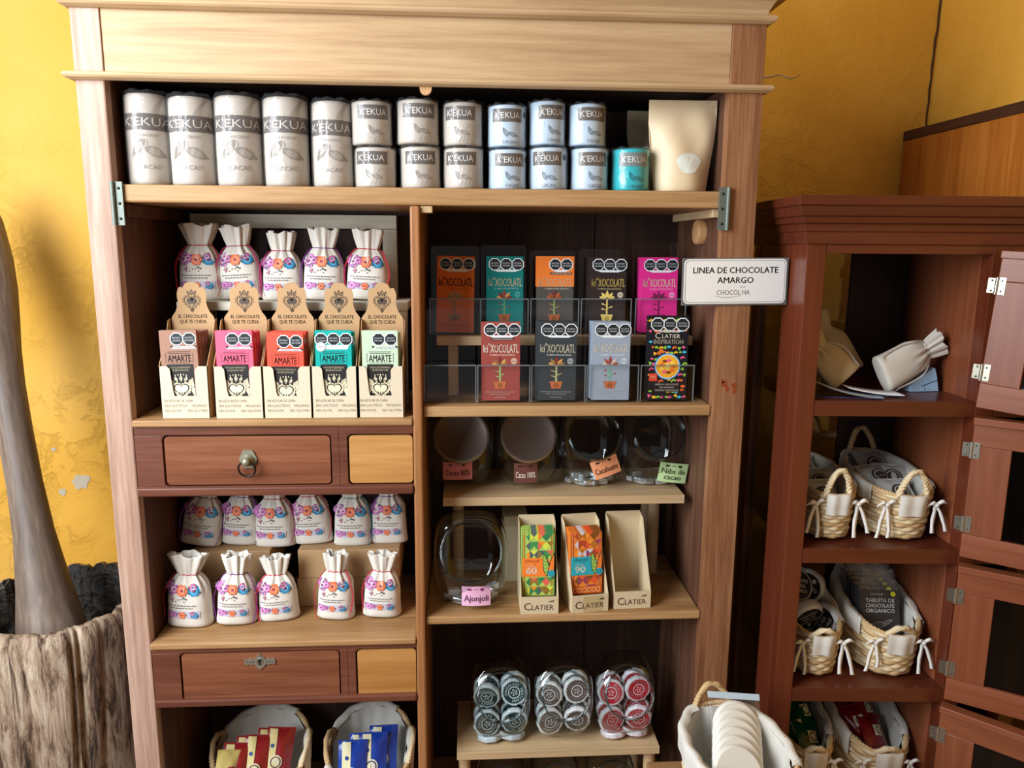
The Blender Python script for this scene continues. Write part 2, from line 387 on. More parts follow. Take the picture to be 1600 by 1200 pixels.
# ---------------------------------------------------------------- the room
WY, WX = .60, 1.277
mb = MB(); mb.box(-3.2, 3.2, -4.2, WY+.2, -.12, 0, 'floor_tile'); struct('floor', mb)
mb = MB(); mb.box(-3.2, WX+.25, WY, WY+.2, 0, 3.3, 'plaster_yellow')
ck = [at(px, py, WY-.001) for px, py in ((1473, -40), (1470, 0), (1467, 20), (1465, 45), (1461, 62), (1459, 84), (1456, 105), (1455, 122), (1452, 140), (1451, 160), (1448, 176), (1447, 200), (1445, 230))]
mb.tube(ck, [.0035, .0035, .003, .0028, .0036, .0028, .0035, .0026, .003, .0026, .0026, .002, .0015], 'crack_dark', 5, flat=.8)
for cx, cy, r in ((126, 752, 17), (98, 768, 7), (60, 800, 6), (84, 702, 4)):                 # bald patches where the paint has come off
    pts = []
    for k in range(14):
        a = 2*PI*k/14; q = r*random.uniform(.6, 1.15); p = at(cx+q*math.cos(a), cy+q*.9*math.sin(a), WY); pts.append((p[0], p[2]))
    mb.prism(pts, WY-.0012, WY+.001, 'plaster_grey')
pts = [at(px, py, WY) for px, py in ((1193, 121), (1206, 120), (1215, 117), (1224, 119), (1233, 123), (1244, 121), (1251, 114))]
mb.tube(pts, [.004, .005, .004, .003, .004, .003, .001], 'plaster_grey', 5, flat=.3)
struct('wall_back', mb)
mb = MB(); mb.box(WX, WX+.2, -4.2, WY, 0, 3.3, 'plaster_yellow'); struct('wall_right', mb)
mb = MB(); mb.box(-3.2, WX+.25, -4.2, WY+.2, 3.3, 3.42, 'ceiling_white'); struct('ceiling', mb)

# ---------------------------------------------------------------- the tall open cabinet
X0, X1, XL, XR = -.600, .602, -.551, .541
cab = thing('wooden_cabinet', 'tall open wooden cabinet with pale moulded top full of chocolates against yellow wall', 'cabinet', (0, .16, 0))
def cp(name, mb, bevel=.0015, label=None, parent=None):
    o = mb.build(name, parent or cab, world=True, bevel=bevel)
    if parent is not None:                                  # sub-parts hang under a part whose own frame is the cabinet's
        pass
    if label: o['label'] = label
    return o
def one(name, mat, *b, bevel=.0015, label=None):
    mb = MB(); mb.box(*b, mat); return cp(name, mb, bevel, label)
one('stile', 'wood_stile', X0, XL, 0, .024, 0, 1.846, bevel=.003)
mb = MB(); mb.box(XR, X1, 0, .024, 0, 1.846, 'wood_stile_warm_dim')
for cx, cy, r in ((1132, 600, 5), (1136, 608, 4), (1129, 596, 3), (1146, 602, 5), (1147, 611, 4)):     # rust-red scars where something was glued
    P = [(at(cx+r*math.cos(a)*random.uniform(.6, 1.2), cy+r*math.sin(a)*random.uniform(.7, 1.3), 0)) for a in np.linspace(0, 2*PI, 10, endpoint=False)]
    mb.prism([(q[0], q[2]) for q in P], -.0003, .0005, 'ink_8e3f22')
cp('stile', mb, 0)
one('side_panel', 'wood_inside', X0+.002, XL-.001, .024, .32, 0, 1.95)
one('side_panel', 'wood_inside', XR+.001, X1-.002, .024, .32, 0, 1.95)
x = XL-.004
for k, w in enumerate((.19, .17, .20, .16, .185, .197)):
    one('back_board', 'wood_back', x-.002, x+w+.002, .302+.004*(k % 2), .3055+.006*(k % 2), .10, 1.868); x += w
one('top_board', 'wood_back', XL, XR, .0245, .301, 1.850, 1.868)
one('frieze', 'wood_frieze', XL, XR, .003, .024, 1.846, 1.955)
for a, b in ((X0, XL), (XR, X1)): one('end_block', 'wood_stile' if a < 0 else 'wood_stile_warm_dim', a, b, 0, .024, 1.846, 1.955)
def moulding(name, prof, mat):
    """profile (out, z) swept round the front and both ends"""
    mb = MB(); rings = []
    for x, y, dx, dy in ((X0, .32, -1, 0), (X0, 0, -1, -1), (X1, 0, 1, -1), (X1, .32, 1, 0)):
        rings.append([(x+dx*o, y+dy*o, z) for o, z in prof])
    mb.loft(rings, mat, False, True, True); return cp(name, mb, .001)
moulding('moulding', [(-.002, 1.836), (.006, 1.836), (.013, 1.839), (.016, 1.843), (.013, 1.848), (.004, 1.850), (-.002, 1.850)], 'wood_frieze')
moulding('moulding', [(-.002, 1.952), (.004, 1.952), (.012, 1.956), (.015, 1.960), (.013, 1.965), (.002, 1.968), (-.002, 1.968)], 'wood_frieze')
moulding('cornice', [(-.004, 1.967), (.001, 1.968), (.003, 1.976), (.010, 1.988), (.022, 1.998), (.036, 2.004), (.040, 2.010), (.056, 2.012), (.056, 2.032), (-.004, 2.032)], 'wood_frieze')
one('top_shelf', 'wood_shelf', XL+.0005, XR-.0005, .002, .30, 1.633, 1.664, bevel=.004)
one('divider', 'wood_divider', -.0345, -.0165, -.004, .30, .10, 1.632, bevel=.004)
one('shelf', 'wood_shelf', -.016, XR-.0005, .008, .30, 1.240, 1.261, bevel=.003)
one('shelf', 'wood_shelf', -.016, XR-.0005, .004, .30, .817, .834, bevel=.003)
one('bottom_shelf', 'wood_shelf', XL+.0005, XR-.0005, .012, .30, .288, .310)
one('plinth', 'wood_rail', XL, XR, .006, .024, 0, .286)
one('cleat', 'wood_riser', XR-.017, XR-.0005, .01, .29, 1.617, 1.6325)
one('cleat', 'wood_inside', XL+.0005, XL+.017, .012, .29, 1.608, 1.632)
one('block', 'wood_riser', -.016, .006, .004, .03, 1.620, 1.632)
mb = MB(); T = Matrix.Translation((XR+.0005, .118, 1.592)) @ Matrix.Rotation(-PI/2, 4, 'Y')
mb.lathe([(.0, .017), (.021, .017), (.0243, .014), (.0243, 0)], 'wood_peg', 28, T=T); cp('round_block', mb, 0)
mb = MB(); p = at(665, 140, 0)                              # half-round catch hanging from the top rail
mb.prism([(p[0]-.0105, 1.848), (p[0]-.0105, 1.838)] + [(p[0]+.0105*math.cos(a), 1.833+.0105*math.sin(a)) for a in np.linspace(PI, 2*PI, 9)] + [(p[0]+.0105, 1.848)], -.001, .010, 'wood_peg')
cp('catch', mb, .001)
def hinge_strip(px0, x, z0, z1, sgn):
    mb = MB(); mb.box(x-.009, x+.009, -.004, .001, z0, z1, 'steel_old'); mb.tube([(x+sgn*.007, -.006, z0), (x+sgn*.007, -.006, z1)], .004, 'steel_old', 8)
    for k in range(3): T = Matrix.Translation((x-sgn*.003, -.004, z0+(z1-z0)*(.15+.35*k))) @ Matrix.Rotation(PI/2, 4, 'X'); mb.lathe([(.0028, 0), (.0022, .0012), (0, .0014)], 'iron_dark', 8, T=T)
    o = cp('hinge', mb, 0)
hinge_strip(0, at(186, 320, 0)[0], at(186, 352, 0)[2], at(186, 284, 0)[2], -1)
hinge_strip(0, at(1130, 325, 0)[0], at(1130, 360, 0)[2], at(1130, 293, 0)[2], 1)
# --- two rows of drawers in the left half
def cell(mb, X0, X1, Z0, Z1, x0, x1, z0, z1, r, y0, y1, mr='wood_rail', ms='wood_rail', right=True):
    mb.box(X0, X1, y0, y1, z1, Z1, mr); mb.box(X0, X1, y0, y1, Z0, z0, mr); mb.box(X0, x0, y0, y1, z0, z1, ms)
    if right: mb.box(x1, X1, y0, y1, z0, z1, ms)
    cs = [(x0, z0, 1, 1), (x0, z1, 1, -1)] + ([(x1, z0, -1, 1), (x1, z1, -1, -1)] if right else [])
    for cx, cz, sx, sz in cs:
        arc = [(cx+sx*r*(1-math.cos(a)), cz+sz*r*(1-math.sin(a))) for a in np.linspace(0, PI/2, 6)]
        arc = [(cx+sx*r-sx*r*math.cos(a), cz+sz*r-sz*r*math.sin(a)) for a in np.linspace(0, PI/2, 6)]
        pl = [(cx, cz)] + (arc if sx*sz < 0 else arc[::-1]); mb.prism(pl, y0, y1, ms)
DIV = -.0345
def drawer_case(top, bot, lip, d1, d2x, pys, label1, label2, fitting):
    """top/bot heights, d1 = pixel edges of the first drawer, d2x = left edge of the second"""
    yy = (pys[0]+pys[1])/2
    xa, xb, xc = at(d1[0], yy, 0)[0], at(d1[1], yy, 0)[0], at(d2x, yy, 0)[0]; zt, zb = at((d1[0]+d1[1])/2, pys[0], 0)[2], at((d1[0]+d1[1])/2, pys[1], 0)[2]
    one('shelf', 'wood_shelf', XL+.0005, DIV-.0005, -.006, .30, top-.013, top, bevel=.003)
    mid = (xb+xc)/2; mb = MB()
    cell(mb, XL+.001, mid, bot, top-.0132, xa-.003, xb+.003, zb-.003, zt+.003, .009, .000, .020)
    cell(mb, mid, DIV-.0005, bot, top-.0132, xc-.003, DIV-.0005, zb-.003, zt+.003, .009, .000, .020, right=False)
    cp('drawer_frame', mb, .0012)
    one('drawer_ledge', 'wood_rail', XL+.001, DIV-.0005, -.007, .010, bot-.003, bot+lip, bevel=.003)
    for a, b, mat, lab in ((xa, xb, 'wood_drawer', label1), (xc, DIV-.002, 'wood_drawer_pale', label2)):
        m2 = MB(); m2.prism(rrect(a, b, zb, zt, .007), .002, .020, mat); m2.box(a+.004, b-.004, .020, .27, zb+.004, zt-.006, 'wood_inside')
        d = cp('drawer', m2, .001, lab)
        if mat == 'wood_drawer' : fitting(d, (a+b)/2, zt, zb)
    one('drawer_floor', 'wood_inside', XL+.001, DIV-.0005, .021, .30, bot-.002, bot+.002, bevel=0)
def ring_pull(d, xm, zt, zb):
    p = at(388, 722, 0); mb = MB(); T = Matrix.Translation((p[0], .002, p[2]+.004)) @ Matrix.Rotation(PI/2, 4, 'X')
    mb.prism([(p[0]+.0155*math.cos(a)*(1+.06*math.cos(6*a)), p[2]+.006+.0185*math.sin(a)*(1+.06*math.cos(6*a))) for a in np.linspace(0, 2*PI, 36, endpoint=False)], -.001, .0025, 'brass_old')
    mb.lathe([(.012, .002), (.011, .005), (.006, .007), (.0055, .012), (.008, .015), (.008, .019), (.004, .022), (0, .0225)], 'brass_old', 20, T=T)
    o = mb.build('pull_plate', d, world=False); o.matrix_basis = cab.matrix_basis.inverted(); o['label'] = 'brass plate and knob'
    mb = MB(); mb.tube([(p[0]+.0155*math.cos(a), -.012-.004*math.sin(a), p[2]-.010+.0155*math.sin(a)) for a in np.linspace(0, 2*PI, 28, endpoint=False)], .0019, 'iron_dark', 7, True)
    o = mb.build('pull_ring', d); o.matrix_basis = cab.matrix_basis.inverted(); o['label'] = 'dark hanging ring'
def escutcheon(d, xm, zt, zb):
    p = at(406, 1034, 0); mb = MB(); x, z = p[0], p[2]
    out = [(-.030, .004), (-.027, .0065), (-.022, .005), (-.016, .0065), (-.011, .005), (-.008, .010), (-.003, .013), (0, .017), (.003, .013), (.008, .010), (.011, .005), (.016, .0065), (.022, .005), (.027, .0065), (.030, .004),
           (.030, -.004), (.027, -.0065), (.022, -.005), (.016, -.0065), (.011, -.005), (.008, -.011), (.003, -.014), (0, -.018), (-.003, -.014), (-.008, -.011), (-.011, -.005), (-.016, -.0065), (-.022, -.005), (-.027, -.0065), (-.030, -.004)]
    mb.prism([(x+a, z+b) for a, b in out][::-1], -.0005, .0024, 'metal_b9bfb6')
    mb.prism(circ(x, z+.001, .0066, 18), -.0016, 0, 'metal_9fa69d'); mb.prism(circ(x, z+.003, .0032, 12), -.0022, 0, 'ink_15100c'); mb.box(x-.0016, x+.0016, -.0022, 0, z-.006, z+.002, 'ink_15100c')
    for sx in (-1, 1):
        for q in (.013, .019, .025): mb.prism(circ(x+sx*q, z, .0018, 8), -.0012, 0, 'ink_4a4a44')
    o = mb.build('keyhole_plate', d); o.matrix_basis = cab.matrix_basis.inverted(); o['label'] = 'pale metal keyhole plate'
drawer_case(1.240, 1.096, .014, (258, 516), 546, (682, 757), 'drawer with brass ring pull', 'paler drawer partly behind the divider', ring_pull)
drawer_case(.794, .661, .012, (285, 530), 559, (1020, 1091), 'drawer with keyhole plate', 'paler lower drawer partly behind the divider', escutcheon)

# ---------------------------------------------------------------- glazed red-brown cabinet on the right
BO = at(1262, 385, -.08); BO = (BO[0], BO[1], 0.)
brn = thing('glazed_cabinet', 'red-brown painted glazed cabinet with small open doors beside the tall cabinet', 'cabinet', BO, (0, 0, -YAW))
BI = np.array(brn.matrix_basis.inverted())
def B(px, py, yl):
    """pixel -> point of the glazed cabinet's own frame at depth yl behind its face"""
    d = BI[:3, :3] @ ray(px, py); c = BI[:3, :3] @ CAM + BI[:3, 3]; t = (yl-c[1])/d[1]; return c+t*d
def bp(name, mat, *b, bevel=.0012, label=None, parent=None):
    mb = MB(); mb.box(*b, mat); o = mb.build(name, parent or brn, bevel=bevel)
    if label: o['label'] = label
    return o
BD, BW = .30, .475
bp('front_stile', 'wood_red', 0, .034, 0, .034, 0, 1.60)
bp('front_stile', 'wood_red', .330, .362, 0, .034, 0, 1.60)
bp('front_stile', 'wood_red', BW-.03, BW, 0, .034, 0, 1.60)
bp('side_stile', 'wood_red', 0, .022, .0345, .110, 0, 1.60)
bp('side_stile', 'wood_red', 0, .022, .262, BD, 0, 1.60)
bp('side_rail', 'wood_red', 0.001, .021, .1105, .2615, 1.50, 1.60); bp('side_rail', 'wood_red', 0.001, .021, .1105, .2615, 0, .20)
bp('side_pane', 'pane_clear', .009, .012, .109, .263, .20, 1.50, bevel=0, label='clear glass pane')
bp('inner_side', 'wood_door', .330, .343, .0345, BD-.012, 0, 1.60)
bp('outer_side', 'wood_red', BW-.016, BW, .0345, BD, 0, 1.60)
bp('back_panel', 'wood_dark', .208, BW-.017, BD-.011, BD, 0, 1.60)
bp('back_pane', 'pane_clear', .022, .208, BD-.008, BD-.005, 0, 1.60, bevel=0, label='clear glass pane')
bp('top_board', 'wood_red_flat', 0.001, BW-.001, .001, BD, 1.6002, 1.622)
bp('top_rail', 'wood_red_flat', .0342, .3298, .001, .030, 1.553, 1.600); bp('top_rail', 'wood_red_flat', .3622, BW-.0302, .001, .030, 1.553, 1.600)
SHZ = (1.287, 1.000, .711, .42)
for z in SHZ:
    bp('shelf', 'wood_red_flat', .0342, .3298, .001, BD-.012, z-.029, z); bp('shelf', 'wood_red_flat', .3622, BW-.0302, .001, BD-.012, z-.029, z)
def bmould(prof):
    mb = MB(); rings = []
    for x, y, dx, dy in ((0, BD, -1, 0), (0, 0, -1, -1), (BW, 0, 1, -1), (BW, BD, 1, 0)): rings.append([(x+dx*o, y+dy*o, z) for o, z in prof])
    mb.loft(rings, 'wood_red_flat', False, True, True); return mb.build('cornice', brn, bevel=.0008)
bmould([(-.001, 1.568), (.004, 1.570), (.006, 1.582), (.007, 1.590), (.010, 1.592), (.012, 1.604), (.018, 1.606), (.020, 1.616), (.024, 1.618), (.026, 1.634), (.030, 1.636), (.030, 1.652), (-.001, 1.652)])
mb = MB(); mb.box(0, BW, 0, BD, 1.6225, 1.651, 'wood_red_flat'); mb.build('top_cap', brn)
def door(z0, z1, ang, hx, tilt=0, name='door'):
    """small glazed door swung open on its right-hand hinges; local x runs away from the hinge"""
    d = thing('door', None, None, (hx, -.006, z0), (0, tilt, ang)); d.parent = brn
    del_keys = [k for k in ('label', 'category', 'group') if k in d]
    w, h, t = .265, z1-z0, .018; e = .062
    mb = MB(); y0, y1 = -t, 0
    mb.box(0, e, y0, y1, .045, h-.052, 'wood_door'); mb.box(w-e, w, y0, y1, .045, h-.052, 'wood_door')
    mb.box(0, w, y0, y1, 0, .0448, 'wood_door_rail'); mb.box(0, w, y0, y1, h-.0518, h, 'wood_door_rail')
    mb.box(-.001, w+.002, y0-.006, y1+.001, h-.012, h+.001, 'wood_door_rail')
    f = mb.build('door_frame', d, bevel=.0012)
    mb = MB(); mb.box(e-.004, w-e+.004, -.011, -.008, .042, h-.049, 'pane'); o = mb.build('door_pane', d); o['label'] = 'dark reflecting glass'
    for zz in (.05, h-.075):
        mb = MB(); q = .030
        mb.box(.001, .013, -t-.0012, -t, zz, zz+q, 'metal_a7a294'); mb.box(-.0145, -.0025, -t-.001, -t+.0005, zz+.002, zz+q-.002, 'metal_8f8a7c')
        mb.tube([(-.0005, -t-.001, zz), (-.0005, -t-.001, zz+q)], .0032, 'metal_b9b5a8', 8)
        for sx in (.007, -.008):
            for k in (.2, .8): T = Matrix.Translation((sx, -t-.001, zz+q*k)) @ Matrix.Rotation(PI/2, 4, 'X'); mb.lathe([(.002, 0), (.0014, .001), (0, .0011)], 'metal_6a665c', 8, T=T)
        mb.build('hinge', d)
    return d
R_ = math.radians
door(1.287-.006, 1.560, R_(-46), .331, R_(3.0))
door(.996, 1.262, R_(-38), .330)
door(.704, .978, R_(-32), .330)
door(.415, .688, R_(-42), .330)

# ---------------------------------------------------------------- orange wooden panel along the right wall
PX = at(1411, 206, WY)[0]; pz = at(1411, 206, WY)[2]
pan = thing('wooden_wardrobe', 'orange varnished wooden wardrobe side with dark top edge against the yellow wall', 'wardrobe', (PX+.026, .20, 0))
mb = MB(); mb.box(PX+.002, WX-.003, .06, WY-.004, 0, pz-.024, 'wood_orange'); mb.build('side_board', pan, world=True, bevel=.001)
mb = MB(); mb.box(PX, WX-.003, .055, WY-.003, pz-.0238, pz, 'wood_trim_dark'); o = mb.build('top_trim', pan, world=True, bevel=.001); o['label'] = 'dark worn top edge'

# ---------------------------------------------------------------- log mortar and pestle
MC = (-.838, .20, 0.)
_cr = [(random.uniform(0, 2*PI), random.uniform(.013, .030), random.uniform(.004, .015), random.uniform(-.25, .25)) for _ in range(46)]
def CR(a, z):
    r = .004*math.sin(5*a+1.2*math.sin(4*z)) + .0016*math.sin(19*a+3*math.sin(7*z))
    for c, wd, dp, tl in _cr:                                        # drying cracks run up the log
        d = (a-c-tl*(z-.4)+PI) % (2*PI)-PI; r -= dp*math.exp(-(d/wd)**2)
    return r
def ridg(a, z): return CR(a, z)
mor = thing('log_mortar', 'hollowed weathered log mortar standing on the floor left of the cabinet', 'mortar', MC)
mb = MB(); seg = 480
def ring(r, z, amp=1.0, wob=0.0): return [((r+amp*ridg(2*PI*i/seg, z))*math.cos(2*PI*i/seg), (r+amp*ridg(2*PI*i/seg, z))*math.sin(2*PI*i/seg), z+wob*ridg(2*PI*i/seg*.7+1, 3)) for i in range(seg)]
mb.loft([ring(.185, 0), ring(.19, .15), ring(.192, .3), ring(.194, .45), ring(.196, .52), ring(.198, .58), ring(.199, .64), ring(.200, .70), ring(.200, .775, 1, .6), ring(.190, .800, .8, .8), ring(.176, .803, .5, .8)], 'wood_log', True, True)
mb.build('log_body', mor)
mb = MB(); mb.loft([ring(.176, .803, .5, .8), ring(.166, .785, .3, .6), ring(.155, .70, .2), ring(.135, .58, .2), ring(.09, .49, .1), ring(.02, .46, 0)], 'wood_log_inner', True, False, True)
o = mb.build('hollow', mor); o['label'] = 'dark hollow inside'
a0, b0 = Vector(at(86, 1010, .17)), Vector(at(-20, 440, .38)); ax = b0-a0
pes = thing('wooden_pestle', 'long grey-brown wooden pestle leaning in the log mortar', 'pestle', a0)
pes.matrix_basis = Matrix.Translation(a0) @ ax.to_track_quat('Z', 'Y').to_matrix().to_4x4()
L = ax.length; mb = MB()
k = scl(.2)
mb.lathe([(.0, -.10), (.05, -.09), (.068, -.04), (.070, 0), (.066, .05), (.052, .14), (.040, .25), (.035, .36), (.0345, .48), (.036, .58), (.041, .66), (.049, .73), (.056, .80), (.058, .87), (.052, .96), (.038, 1.02), (0, 1.04)], 'wood_pestle', 28)
mb.build('shaft', pes)
# ---------------------------------------------------------------- wrapped rolls on the top shelf
def pod(ink, cu, cv, s, rot, mat, layer=2):
    c, q = math.cos(rot), math.sin(rot)
    out = [(cu+s*(c*x-q*y), cv+s*(q*x+c*y)) for x, y in [(-1, 0), (-.7, .26), (-.2, .40), (.35, .34), (.75, .15), (1.15, 0), (.75, -.15), (.35, -.30), (-.2, -.36), (-.7, -.22)]]
    ink.line(out+[out[0]], s*.10, mat, layer)
    for k in (-.13, .02, .17): ink.line([(cu+s*(c*x-q*y), cv+s*(q*x+c*y)) for x, y in [(-.8, k*.6), (-.2, k*1.4), (.4, k*1.2), (.85, k*.4)]], s*.06, mat, layer)
def roll(label, cx, z0, Y, r, h, paper, tall, turn, group, seed):
    rn = random.Random(seed)
    t = thing('wrapped_roll', label, 'chocolate roll', (cx, Y, z0), (rn.uniform(-.01, .01), rn.uniform(-.012, .012), turn), group)
    mb = MB(); seg = 40; rings = []
    zs = [0, .012, .05, .2, .4, .6, .8, .95, .985, 1]; ra = [.90, .985, 1, 1, 1, 1, 1, 1, .97, .88]
    for z, q in zip(zs, ra):
        rings.append([(r*q*math.cos(2*PI*i/seg)*(1+.008*math.sin(5*i+9*z)), r*q*math.sin(2*PI*i/seg)*(1+.008*math.sin(3*i+7*z)), h*z) for i in range(seg)])
    mb.loft(rings, paper, True, True, False)
    mb.loft([rings[-1], [(x*.5, y*.5, h*.985+.002*math.sin(4*i)) for i, (x, y, z) in enumerate(rings[-1])]], paper, True, False, True)
    ink = Ink(mb, cyl_front(r*1.009)); dark = 'ink_5b534d' if paper != 'kekua_teal' else 'ink_6f7a78'; pale = 'ink_b9b2a8' if paper == 'kekua_paper' else 'ink_e6ebee'
    line = 'ink_8d847a' if paper == 'kekua_paper' else ('ink_6d7880' if paper == 'kekua_blue' else 'ink_0c6a70')
    if tall:
        ink.grid(-r*1.5, r*1.5, h*.60, h*.78, dark, 1, 20); ink.text("K'EKUA", 0, h*.69, h*.090, pale, 3, width=r*2.25)
        for k in range(4): ink.line([(r*(.25+.10*k), h*.785), (r*(.42+.08*k), h*.86), (r*(.62+.07*k), h*(.91+.01*k)), (r*(.75+.1*k), h*.97)], .0007, line, 2)
        ink.text('LINEA CACAO', 0, h*.545, h*.03, line, 2, maxw=r)
        pod(ink, r*.32, h*.36, r*.52, -.35, line); pod(ink, -r*.46, h*.41, r*.48, -2.2, line)
        ink.line([(-r*.10, h*.40), (-r*.02, h*.47), (-r*.10, h*.50)], .0009, line, 2); ink.text('CACAO', .002, h*.20, h*.05, line, 2)
    else:
        ink.grid(-r*.95, r*.75, h*.58, h*.90, dark, 1, 14); ink.text("K'EKUA", -r*.10, h*.74, h*.145, 'ink_d6d2cc', 3, width=r*1.35)
        pod(ink, r*.18, h*.28, r*.26, -.3, line); pod(ink, -r*.22, h*.33, r*.24, 2.1, line)
        if paper == 'kekua_paper':
            for k in range(6): ink.line([(r*(-.1+.2*k), h*(.06+.02*k)), (r*(.4+.16*k), h*.50)], .0006, line, 2)
        else:
            for k in range(3): ink.line([(-r*.6, h*(.50-.05*k)), (r*.35, h*(.50-.05*k))], .0006, line, 2)
            ink.text('CACAO', 0, h*.10, h*.07, line, 2)
            ink.poly(circ(r*1.05, h*.78, h*.075, 10), 'ink_3b4652', 1)
    mb.build('paper_roll', t)
    mb = MB(); rings = []
    for z, q in ((-.0, .93), (.02, 1.05), (.2, 1.045), (.5, 1.05), (.8, 1.045), (.99, 1.06), (1.035, .98), (1.03+rn.uniform(0, .03), .6), (1.02, .15)):
        rings.append([((r*q+.0012*math.sin(3*i+seed)+.0012*math.sin(7*i+20*z))*math.cos(2*PI*i/seg), (r*q+.0012*math.sin(3*i+seed)+.0012*math.sin(7*i+20*z))*math.sin(2*PI*i/seg), h*z + (.0018*math.sin(5*i+seed) if z > .9 else 0)) for i in range(seg)])
    mb.loft(rings, 'wrap', True)
    o = mb.build('plastic_wrap', t); o['label'] = 'crinkled clear plastic wrap'
Y1 = .062; ZS = 1.6652
tallx = ((197, 264, 147), (267, 336, 152), (338, 409, 151), (412, 482, 153), (487, 551, 159))
words = ('leftmost tall cream paper roll on the top shelf in clear wrap', 'second tall cream paper roll from the left on the top shelf', 'middle one of the five tall cream paper rolls on the top shelf',
         'fourth tall cream paper roll from the left on the top shelf', 'rightmost tall cream paper roll on the top shelf next to short rolls')
for k, (a, b, tp) in enumerate(tallx):
    r = (b-a)/2*scl(Y1)*.915; cx = at((a+b)/2, 230, Y1)[0]+(.004 if k == 0 else .001); h = at((a+b)/2, tp, Y1-.01)[2]-ZS-.002
    roll(words[k], cx, ZS, Y1, r, h, 'kekua_paper', True, (.30, .12, .22, .15, .05)[k], 'tall paper rolls on the top shelf', 10+k)
cols = (('kekua_paper', (551, 614, 158), (554, 619, 230), 'cream paper roll, leftmost short stack'), ('kekua_paper', (621, 687, 156), (626, 689, 229), 'cream paper roll, second short stack'),
        ('kekua_paper', (692, 754, 160), (692, 756, 231), 'cream paper roll, third short stack'), ('kekua_blue', (761, 822, 164), (762, 823, 233), 'bluish white roll, first pale blue stack'),
        ('kekua_blue', (825, 883, 158), (826, 887, 230), 'bluish white roll, middle pale blue stack'), ('kekua_blue', (886, 945, 162), (890, 951, 231), 'bluish white roll, pale blue stack nearest the teal roll'))
for k, (pp, u, l, w) in enumerate(cols):
    Yk = .060; zm = at(l[0], l[2]-1, Yk-.02)[2]
    for (a, b, tp), z0, wh in ((l, ZS, 'lower'), (u, zm+.003, 'upper')):
        r = (b-a)/2*scl(Yk)*.92; cx = at((a+b)/2, 260, Yk)[0]; h = (zm if wh == 'lower' else at(a, tp, Yk-.01)[2])-z0-.002
        roll('%s short %s on the top shelf' % (wh, w), cx, z0, Yk, r, h, pp, False, random.uniform(-.1, .35), 'short stacked rolls on the top shelf', 40+2*k+(wh == 'upper'))
r = 30*scl(.06)*.95; roll('short teal roll on the top shelf beside the cream pouch', at(985, 260, .06)[0], ZS, .06, r, at(985, 234, .05)[2]-ZS, 'kekua_teal', False, .1, 'short stacked rolls on the top shelf', 77)
def pouch(label, loc, rz, w, h, d, mat, patch):
    t = thing('paper_pouch', label, 'pouch', loc, (0, 0, rz), 'cream pouches on the top shelf'); mb = MB(); nu, nv = 18, 16
    def P(u, v, sg):
        ww = w*(.78+.22*min(1, v/.75)) if v < .75 else w
        th = d*max(0, (1-abs(u)**2.5))*(1-v**1.6)*(1 if v > .05 else .9) + .0009
        crease = .007*math.sin(5*u+6*v)*(1-v)*v*2 + .007*math.sin(9*u*v+3)*(v*(1-v)) + .006*abs(math.sin(4*u-5*v+1))*(1-v)*v
        return (u*ww/2, sg*(th/2+crease*.6), v*h)
    for sg in (-1, 1):
        vs = [P(-1+2*i/nu, j/nv, sg) for j in range(nv+1) for i in range(nu+1)]
        fs = [(j*(nu+1)+i, j*(nu+1)+i+1, (j+1)*(nu+1)+i+1, (j+1)*(nu+1)+i) for j in range(nv) for i in range(nu)]
        mb.add(vs, fs, mat, True)
    n = nu+1; vs = [P(-1+2*i/nu, 0, sg) for sg in (-1, 1) for i in range(n)]; mb.add(vs, [(i, i+1, n+i+1, n+i) for i in range(nu)], mat)
    mb.build('pouch_body', t)
    if patch:
        m2 = MB(); f = lambda u, v, l: (lambda p: (p[0], p[1]-.0006-l, p[2]))(P(2*u/w/.9, v/h, -1))
        cu, cv, ru, rv = .010, h*.30, .024, .019; vs = [f(cu, cv, 0)]; fs = []  # pale oval laid over the pouch front
        for rr in (.5, 1):
            for k in range(24): a = 2*PI*k/24; vs.append(f(cu+ru*rr*math.cos(a)*(1+.1*math.sin(3*a)), cv+rv*rr*math.sin(a), 0))
        fs = [(0, 1+k, 1+(k+1) % 24) for k in range(24)]+[(1+k, 25+k, 25+(k+1) % 24, 1+(k+1) % 24) for k in range(24)]
        m2.add(vs, fs, 'film_dfe6dc', True); o = m2.build('pouch_patch', t); o['label'] = 'pale oval patch'
        m2 = MB(); m2.add([f(-w*.40+w*.8*i/8, h*(.925+.012*j), .0004) for j in (0, 1) for i in range(9)], [(i, i+1, 10+i, 9+i) for i in range(8)], 'paper_bag'); m2.build('seal_strip', t)
wq = 112*scl(.05)
pouch('large cream paper pouch standing at right end of the top shelf', (.5375-wq*.47, .058, ZS+.001), -.03, wq*.93, .166, .062, 'paper_bag', True)
pouch('second cream pouch half hidden behind the large pouch', (.533-wq*.53, .175, ZS+.001), .04, wq*1.0, .165, .05, 'paper_bag', False)

